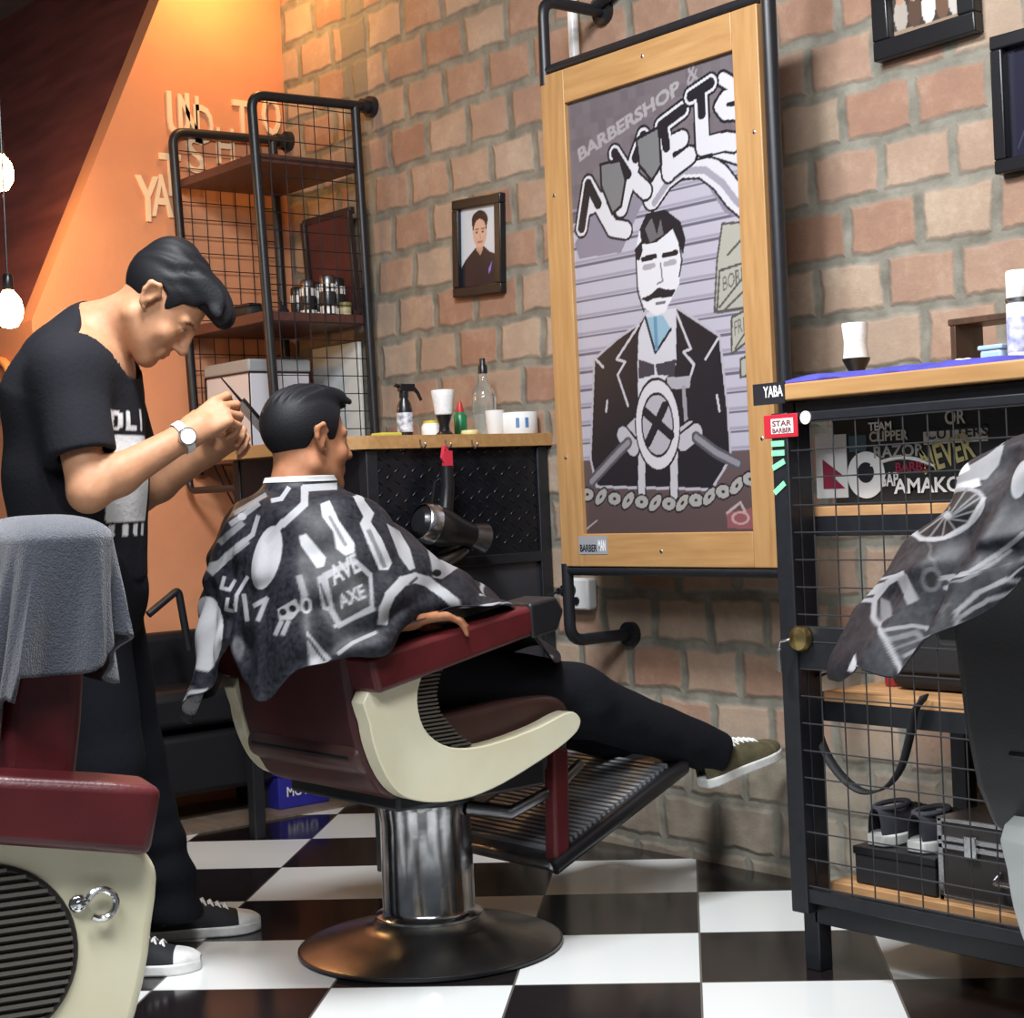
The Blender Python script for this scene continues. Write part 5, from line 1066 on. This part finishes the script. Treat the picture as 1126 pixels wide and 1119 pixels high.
def customer(org, label, dz=0.0, drop=0.0):
    base = np.array([org[0], org[1], 0.0]); t = thing('person', label, 'person', base)
    O = np.array([org[0]+3.21, org[1]+1.05, dz]); p = lambda x, y, z: np.array([x, y, z])+O
    hd = Head(at(338, 485, 3.77)+O, (.04, 1, -.06), (0, .06, 1), .98)
    lo, hi = p(-3.72, -1.66, .2), p(-2.72, .08, 1.42); S = Sdf(lo, hi, .0046)
    hips = p(-3.21, -1.21, .68); ch = p(-3.21, -1.335, .94); S.cap(hips, ch, .125, .125, .04, '+', ((0, 1, 0), 1.3)); S.cap(p(-3.36, -1.345, 1.005-drop), p(-3.06, -1.345, 1.005-drop), .062, .062, .05); S.cap(ch, p(-3.21, -1.36, 1.04), .11, .06, .05)
    hd.add(S, p(-3.21, -1.375, 1.05), .055)
    for sx in (-1, 1):
        sh, el, wr = p(-3.21+sx*.165, -1.345, 1.0-drop), p(-3.21+sx*.262, -1.42, .805), p(-3.21+sx*.298, -1.28, .80)
        if drop: el, wr = p(-3.21+sx*.215, -1.33, .86), p(-3.21+sx*.225, -1.14, .83)
        S.cap(sh, el, .048, .040, .025); S.cap(el, wr, .039, .028, .02)
        hand(S, wr, (sx*.08, 1, -.02), (0, 0, 1), -sx, [(.25, .35, .3), (.3, .4, .3), (.35, .45, .3), (.4, .5, .3)], .95, .3, .4)
    # legs stretched to the footrest, right leg lower and nearer the viewer
    kn = p(-3.075, -.68, .545); an = p(-3.00, -.285, .375); kn2 = p(-3.30, -.70, .535); an2 = p(-3.20, -.33, .37)
    if drop: kn, kn2 = p(-3.11, -.90, .60), p(-3.31, -.90, .60); an, an2 = p(-3.11, -.92, .30), p(-3.31, -.92, .30)
    for sx, k_, a_ in ((1, kn, an), (-1, kn2, an2)):
        S.cap(p(-3.21+sx*.09, -1.18, .66), k_, .078, .056, .03); S.cap(k_, a_, .054, .038, .02)
    S.build('body', 'skin', t, skin_colour([hd], np.array(srgb(166, 116, 88))), base)
    H = Sdf(hd.c-.2, hd.c+.2, .003); H.ell(hd.w(0, -.014, .036), (.0775, .1005, .0885), hd.R); H.ell(hd.w(0, .030, .104), (.050, .062, .022), hd.R, .02)
    for k in range(7): x = -.036+.012*k; H.cap(hd.w(x, .02, .112), hd.w(x*1.05, .088+.006*math.sin(k*2.1), .088+.006*math.cos(k*3)), .011, .005, .008)
    def mask(P):
        q = hd.loc(P); y, z = q[..., 1], q[..., 2]; line = np.interp(y, [-.13, -.08, -.045, -.02, .004, .016, .034, .05, .07, .12], [-.098, -.092, -.052, .020, .034, .0, -.005, .052, .075, .072]); return (line-z)*.8
    H.cut(hd.c-.2, hd.c+.2, mask, .006); H.displace(hd.c-.2, hd.c+.2, lambda P: smooth01(hd.loc(P)[..., 2], .07, .11)*.0035*np.sin(hd.loc(P)[..., 0]*330+hd.loc(P)[..., 1]*50)); H.build('hair', 'hair', t, None, base, 1)
    G = Sdf(lo, hi, .0055); G.cap(p(-3.30, -1.19, .685), p(-3.12, -1.19, .685), .115, .115, .03)
    for sx, k_, a_ in ((1, kn, an), (-1, kn2, an2)): G.cap(p(-3.21+sx*.09, -1.17, .675), k_, .100, .084, .035); e = k_+(a_-k_)*1.04; G.cap(k_, e, .080, .054, .03)
    for k_, a_ in ((kn, an), (kn2, an2)):
        d = (a_-k_)/np.linalg.norm(a_-k_); e = k_+(a_-k_)*1.03; G.cut(e-.12, e+.12, lambda P, d=d, e=e: np.where(np.linalg.norm(np.cross(P-e, d), axis=-1) < .085, (P-e)@d, -1), .004)
    G.displace(lo, hi, lambda P: .006*wob(P, 24, 5)+.003*wob(P, 60, 6)); G.build('trousers', 'trouser', t, None, base)
    for a_, rot, tl in ((an, -.04, .20), (an2, .1, .20)):
        shoe('shoe', None, a_+np.array([0.0, -.05, -.085])-base, rot, ('olive', 'rubber_white', 'lace', 'olive'), t, .275, .098, .10, tilt=tl)
    return t
customer((-1.20, -.98), 'person seated in the right chair under the wheel-print cape, beyond the right edge', .05, .06)
customer((-3.21, -1.05), 'seated person under a black printed cape having a haircut')

# ------------------------------------------------------------------ capes
TH = np.arange(0, 360, 22.5)
CAPE_R = np.array([ # rows of radius for the 16 directions (0 = towards the wall, 90 = towards the right)
 [.096, .092, .084, .078, .074, .070, .066, .063, .062, .063, .066, .070, .074, .078, .084, .092], [.108, .104, .097, .092, .088, .085, .082, .080, .079, .080, .082, .085, .088, .092, .097, .104],
 [.15, .155, .165, .185, .200, .180, .160, .140, .135, .140, .145, .175, .200, .185, .165, .155],
 [.25, .255, .255, .262, .265, .255, .215, .180, .165, .182, .195, .235, .268, .262, .255, .25],
 [.36, .355, .345, .325, .320, .305, .255, .195, .172, .200, .215, .264, .320, .340, .350, .36],
 [.50, .470, .405, .345, .345, .340, .290, .205, .178, .210, .230, .278, .350, .370, .440, .49],
 [.68, .60, .465, .352, .352, .365, .325, .220, .180, .238, .272, .300, .37, .42, .52, .66]])
CAPE_Z = np.array([
 [1.112]*16, [1.085]*16,
 [1.045, 1.045, 1.05, 1.055, 1.055, 1.05, 1.045, 1.04, 1.035, 1.04, 1.045, 1.05, 1.055, 1.055, 1.05, 1.045],
 [.965, .965, .965, .965, .960, .95, .945, .94, .94, .94, .945, .95, .955, .96, .96, .965],
 [.890, .890, .885, .885, .875, .865, .86, .86, .86, .86, .86, .855, .85, .86, .875, .89],
 [.815, .805, .825, .825, .800, .790, .77, .775, .80, .765, .73, .73, .745, .775, .82, .815],
 [.655, .665, .795, .815, .752, .735, .665, .70, .765, .64, .585, .58, .66, .70, .76, .67]])
def catmull(V, t):
    """V (n, ...) sampled at fractional positions t, clamped ends"""
    n = len(V); i = np.clip(np.floor(t).astype(int), 0, n-2); f = (t-i)[:, None]; g = lambda k: V[np.clip(i+k, 0, n-1)]
    a, b, c, d = g(-1), g(0), g(1), g(2); return .5*(2*b+(-a+c)*f+(2*a-5*b+4*c-d)*f*f+(-a+3*b-3*c+d)*f**3)
def build_cape(name, label, cx, cy, dz, motifs, seed, zscale=1.0, nt=540, nr=250, wide=0):
    th0 = -60
    per = lambda A: np.concatenate([A[:, -3:], A, A[:, :4]], 1)
    tt = np.linspace(0, 6, nr)**1.0; ang = th0+360*np.arange(nt)/nt
    lw = 1+wide*np.clip(-np.sin(np.radians(ang)), 0, 1)[None]*(.12+.88*smooth01(tt/6, .42, 1.0))[:, None]
    def field(A): B = catmull(A, tt); return catmull(per(B).T, (ang % 360)/22.5+3).T
    R, Z = field(CAPE_R)*lw, .6+(field(CAPE_Z)-.6)*zscale; t = (tt/6)[:, None]; a = np.radians(ang)[None]
    fold = smooth01(t, .25, 1.0); wv = .009*np.sin(a*9+1.2*np.sin(a*3+seed))+.006*np.sin(a*16+2+3*t+seed)+.003*np.sin(a*29+5*t); back = .5+.5*np.clip(-np.cos(a), -1, 1); R = R+fold*wv*(1.15-.55*np.clip(np.cos(a-.8), 0, 1)); Z = Z+fold*(.012*np.sin(a*9+seed)+.006*np.sin(a*17+2))*np.clip((t-.5)*2, 0, 1)
    dia = .006*np.sin(a*5+t*26)+.005*np.sin(-a*7+t*33+1); R = R+smooth01(t, .15, .4)*dia*.8; Z = Z+smooth01(t, .15, .4)*.004*np.sin(a*6-t*30)
    if wide: Z = Z+smooth01(t, .6, 1.0)*.085*np.clip(np.cos(a-np.radians(195)), 0, 1)**2
    P = np.stack([cx+R*np.sin(a), cy+R*np.cos(a), Z+dz], -1); Pf = P.reshape(-1, 3)
    pt = Paint(nt*3, nr*3, (.016, .017, .022)); pt.a += .006*np.random.default_rng(seed).random((nr*3, nt*3, 1))
    # a motif is given by where it shows on the photographed cape; it is stored in the cloth's own coordinates
    px, py, dd = pj(Pf); U, V = np.meshgrid((np.arange(nt)+.5)/nt, (np.arange(nr)+.5)/nr); Uf, Vf = U.ravel(), V.ravel()
    nrm = np.cross(np.roll(P, -1, 1)-np.roll(P, 1, 1), np.gradient(P, axis=0)).reshape(-1, 3); vis = ((CAM-Pf)*nrm).sum(1); sgn = 1 if np.median(nrm[:, 2]) > 0 else -1; vis = vis*sgn > 0
    pxv, pyv, uv, vv = px[vis], py[vis], Uf[vis], Vf[vis]
    def m(q):
        d2 = (pxv-q[0])**2+(pyv-q[1])**2; i = np.argmin(d2); k_ = (np.abs(uv-uv[i]) < 2.6/nt) & (np.abs(vv-vv[i]) < 2.6/nr); w_ = np.exp(-d2[k_]/max(.5, d2[i]+.6)); return ((uv[k_]*w_).sum()/w_.sum(), (vv[k_]*w_).sum()/w_.sum())
    def md(pts, close=True, n=6):
        Q = []
        L_ = list(pts)+([pts[0]] if close else [])
        for s, e in zip(L_, L_[1:]):
            for k in range(n): Q.append(m((s[0]+(e[0]-s[0])*k/n, s[1]+(e[1]-s[1])*k/n)))
        if not close: Q.append(m(L_[-1]))
        return Q
    G = lambda v: srgb(*([v*.86 if v > 60 else v]*2), (v*.86 if v > 60 else v)+3)
    asp = nr and 2.2
    for mo in motifs:
        kd = mo[0]
        if kd == 'poly': pt.poly(md(mo[1]), G(mo[2]))
        elif kd == 'ell':
            _, c, rx, ry, rot, v = mo; pts = [(c[0]+rx*math.cos(k)*math.cos(rot)-ry*math.sin(k)*math.sin(rot), c[1]+rx*math.cos(k)*math.sin(rot)+ry*math.sin(k)*math.cos(rot)) for k in np.linspace(0, 2*PI, 25)[:-1]]; pt.poly(md(pts, True, 2), G(v))
        elif kd == 'line':
            _, pts, w_, v = mo
            for s, e in zip(pts, pts[1:]):
                d = np.array(e, float)-np.array(s); n_ = np.array([-d[1], d[0]])/max(1e-6, np.hypot(*d))*w_/2; d = d/max(1e-6, np.hypot(*d))*w_*.3
                pt.poly(md([tuple(s-d+n_), tuple(e+d+n_), tuple(e+d-n_), tuple(s-d-n_)], True, 4), G(v))
        elif kd == 'text':
            _, s, o, ru, uu, v = mo; vt, ft, _q = font_tris(s, 0, .02); q = np.array(o)+vt[:, :1]*np.array(ru)+vt[:, 1:]*np.array(uu)
            for f in ft: pt.poly([m(q[i]) for i in f], G(v))
    # scattered print on the sides the photograph does not show
    r_ = np.random.default_rng(seed+5)
    free = ((~vis) | (px > 1145)).reshape(nr, nt)
    for k in range(90):
        i, j = r_.integers(35, nr-8), r_.integers(0, nt)
        if not free[max(0, i-10):i+10, max(0, j-10):j+10].all(): continue
        c = (U[i, j], V[i, j]); ro = r_.random()*3; v = G(150+50*r_.random()); kk = k % 3
        if kk == 0: pt.ell(c, .016, .055, v, 0, 1, ro*.3)
        elif kk == 1: pt.ell(c, .012, .03, v, .6); pt.line([c, (c[0]+.02*math.cos(ro), c[1]+.12*math.sin(ro))], .006, v, 1, asp)
        else: pt.line([(c[0]-.015*math.cos(ro), c[1]-.06*math.sin(ro)), (c[0]+.015*math.cos(ro), c[1]+.06*math.sin(ro))], .010, v, 1, asp)
    pt.a = pt.a.reshape(nr, 3, nt, 3, 3).mean((1, 3))
    root = thing(name, label, 'cape', (cx, cy, dz)); off = np.array([cx, cy, dz]); k0 = int(nr*.085)
    a_ = pt.a
    o = grid_mesh('cape_cloth', P[k0-1:].reshape(-1, 3)-off, nt, nr-k0+1, a_[k0-1:].reshape(-1, 3), 'cape', root, wrap=True)
    o2 = grid_mesh('neck_band', P[:k0+2].reshape(-1, 3)-off+np.array([0, 0, .001]), nt, k0+2, np.ones((nt*(k0+2), 3))*.6, 'cape', root, wrap=True); o2.scale = (1.03, 1.03, 1)
    md_ = o.modifiers.new('s', 'SOLIDIFY'); md_.thickness = .002; md_.offset = 0; return root
Z4 = lambda x, y: (200+.391*x, 400+.391*y)
z4 = lambda *a: [Z4(x, y) for x, y in a]
MOT1 = [
 ('poly', z4((390, 395), (415, 385), (440, 440), (485, 505), (485, 530), (460, 540), (435, 520), (425, 470), (395, 430)), 196), ('line', z4((415, 430), (460, 510)), 4, 120),
 ('poly', z4((330, 485), (350, 478), (405, 545), (400, 570), (380, 575), (335, 510)), 186),
 ('poly', z4((465, 345), (485, 350), (540, 420), (530, 445), (560, 490), (590, 560), (580, 580), (555, 580), (520, 500), (500, 450), (510, 430)), 182), ('line', z4((525, 470), (570, 570)), 5, 120),
 ('poly', z4((575, 450), (610, 470), (640, 520), (655, 575), (640, 582), (610, 540)), 168),
 ('poly', z4((680, 490), (720, 540), (775, 575), (730, 605), (705, 600), (700, 560)), 160), ('ell', Z4(716, 588), 5, 4, 0, 20),
 ('ell', Z4(240, 545), 15, 36, .25, 178), ('ell', Z4(62, 765), 21, 44, .12, 186), ('line', z4((285, 445), (240, 500)), 7, 170), ('line', z4((285, 450), (345, 395), (345, 350), (430, 345)), 8, 168),
 ('poly', z4((395, 590), (485, 545), (535, 590), (540, 690), (440, 745), (415, 700)), 150), ('poly', z4((410, 605), (482, 560), (525, 600), (530, 680), (448, 725), (428, 690)), 32),
 ('text', 'AVE', Z4(428, 625), (30, -17), (-7, -20), 170), ('text', 'AXE', Z4(448, 690), (28, -13), (-5, -15), 150), ('line', z4((430, 738), (540, 690)), 4, 160),
 ('line', z4((565, 725), (568, 690), (585, 650), (620, 612), (655, 602), (690, 612), (740, 650), (800, 700), (890, 685)), 11, 176),
 ('poly', z4((380, 600), (405, 590), (425, 700), (395, 690)), 140), ('line', z4((390, 620), (410, 680)), 3, 40),
 ('poly', z4((270, 690), (320, 660), (335, 690), (310, 720), (275, 720)), 158), ('line', z4((280, 725), (265, 760)), 5, 150), ('line', z4((300, 725), (285, 760)), 5, 150), ('ell', Z4(285, 698), 4, 4, 0, 30), ('ell', Z4(312, 688), 4, 4, 0, 30),
 ('poly', z4((350, 750), (420, 830), (400, 845), (360, 850)), 150), ('line', z4((355, 770), (400, 835)), 3, 40), ('line', z4((440, 815), (480, 785), (545, 755)), 4, 150),
 ('line', z4((330, 600), (345, 650), (340, 690)), 7, 130), ('ell', Z4(350, 680), 6, 9, 0, 160), ('ell', Z4(350, 680), 3, 6, 0, 20),
 ('line', z4((120, 600), (112, 630), (135, 635), (150, 610)), 4, 172), ('line', z4((130, 660), (125, 690), (150, 695), (155, 650), (185, 600)), 4, 172), ('line', z4((175, 650), (185, 720)), 5, 150), ('line', z4((205, 680), (240, 660), (215, 720)), 5, 150),
 ('line', z4((85, 585), (130, 540), (180, 500)), 9, 138), ('line', z4((110, 500), (170, 450)), 7, 130), ('line', z4((140, 450), (215, 395)), 6, 140), ('line', z4((120, 545), (200, 480), (215, 430)), 5, 150), ('line', z4((150, 420), (235, 370)), 5, 130), ('ell', Z4(170, 430), 5, 4, 0, 170),
 ('line', z4((255, 385), (280, 380), (300, 350)), 5, 168), ('ell', Z4(42, 930), 11, 8, -.4, 176), ('ell', Z4(42, 930), 8, 5, -.4, 24), ('line', z4((15, 940), (70, 915)), 3, 170),
 ('poly', z4((820, 790), (900, 755), (935, 775), (930, 810), (860, 800)), 150), ('line', z4((835, 795), (920, 765)), 3, 50), ('line', z4((960, 800), (1040, 825)), 4, 150), ('line', z4((950, 740), (1000, 735)), 4, 120), ('line', z4((845, 610), (840, 650)), 4, 168),
 ('line', z4((640, 620), (660, 602)), 3, 60)]
build_cape('barber_cape', 'black barber cape with grey comb and razor print around the seated customer', -3.21, -1.365, 0, MOT1, 1)
Z8 = lambda x, y: (930+.2593*x, 470+.2593*y)
z8 = lambda *a: [Z8(x, y) for x, y in a]
MOT2 = [('poly', z8((250, 420), (290, 340), (380, 260), (480, 190), (600, 120), (680, 60), (650, 160), (600, 220), (480, 240), (380, 300), (300, 380), (280, 440)), 150),
 ('line', z8((300, 370), (400, 280), (560, 235)), 9, 205), ('ell', Z8(440, 370), 44, 24, -.52, 150), ('ell', Z8(440, 370), 39, 20, -.52, 26), ('ell', Z8(435, 375), 5, 5, 0, 170)]+[
 ('line', [Z8(435+20*math.cos(k), 375+15*math.sin(k)), Z8(440+135*math.cos(k-.2), 370+95*math.sin(k-.2)-60*math.cos(k-.2)*.9)], 2, 120) for k in np.linspace(0, 6.0, 13)]+[
 ('line', z8((270, 440), (320, 475), (420, 470), (520, 410), (590, 300)), 4, 170), ('poly', z8((480, 170), (520, 150), (530, 180), (470, 210)), 215), ('poly', z8((400, 220), (430, 190), (440, 215)), 200),
 ('ell', Z8(365, 645), 12, 14, 0, 90), ('ell', Z8(365, 645), 7, 9, 0, 16), ('ell', Z8(440, 800), 8, 15, 0, 70), ('ell', Z8(440, 800), 5, 11, 0, 16),
 ('line', z8((400, 640), (520, 620), (640, 540), (756, 450)), 5, 140), ('line', z8((420, 680), (560, 620), (700, 520)), 4, 130), ('line', z8((350, 490), (400, 640)), 3, 90),
 ('line', z8((490, 890), (470, 780), (560, 700), (680, 645), (740, 650)), 5, 160), ('line', z8((500, 800), (600, 730), (730, 690)), 5, 150), ('line', z8((520, 900), (640, 850), (720, 780), (740, 650)), 3, 130), ('text', 'AXEL', Z8(560, 880), (26, -14), (-5, -16), 165), ('poly', z8((500, 850), (540, 840), (550, 890), (525, 905)), 170),
 ('line', z8((250, 1060), (180, 920), (120, 800), (125, 730), (180, 660), (245, 620)), 6, 160), ('poly', z8((220, 640), (260, 620), (310, 730), (265, 755)), 140), ('line', z8((170, 860), (280, 840), (350, 850)), 4, 140), ('line', z8((190, 900), (300, 870), (330, 900)), 6, 110), ('line', z8((250, 970), (340, 920)), 4, 120), ('line', z8((210, 940), (310, 900)), 3, 100), ('poly', z8((250, 1040), (310, 1020), (320, 1050), (260, 1070)), 160), ('poly', z8((390, 950), (430, 935), (440, 975), (395, 990)), 160), ('line', z8((250, 1060), (440, 975)), 4, 110), ('poly', z8((150, 720), (190, 740), (200, 800), (150, 830)), 120),
 ('poly', z8((10, 1030), (40, 960), (60, 1045)), 205), ('ell', Z8(745, 220), 9, 22, .3, 170)]
build_cape('barber_cape', 'black barber cape with wheel and car print hanging over the right chair', -1.215, -1.295, .14, MOT2, 2, .77, 640, 300, .42)

# ------------------------------------------------------------------ towel over the left chair
def towel():
    org = LCH.location; t = None
    R = Matrix.Rotation(LTH, 3, 'Z'); nt, nr = 160, 46; rows = []
    for j in range(nr):
        v = j/(nr-1); row = []
        for i in range(nt):
            a = 2*PI*i/nt; c, s = math.cos(a), math.sin(a); ex = .45
            sx, sy = math.copysign(abs(c)**ex, c), math.copysign(abs(s)**ex, s)
            hem = .86+.03*math.sin(a*2+.6)+.018*math.sin(a*5+1)
            if s > .2: hem -= .03
            g = min(1, v/.30); d = max(0, (v-.30)/.70); rx = .02+.225*math.sin(g*PI/2)+.022*d; ry = .012+.056*math.sin(g*PI/2)+.018*d
            z = 1.050-.030*(1-math.cos(g*PI/2))-(1.020-hem)*d; lean = -.248-(z-.80)*.13
            f = d*(.013*math.sin(a*11+1.5)+.008*math.sin(a*19+2*d)); row.append(R @ Vector((sx*(rx+f), lean+sy*(ry+f*.8), z))+Vector(org))
        rows.append(row)
    c0 = Vector(org); o = MB().grid([[p for p in r] for r in rows], closed=True).build('grey_towel', 'towel', None, solid=.006)
    tagged(o, 'dark grey terry towel draped over the backrest of the left foreground chair', 'towel')
towel()
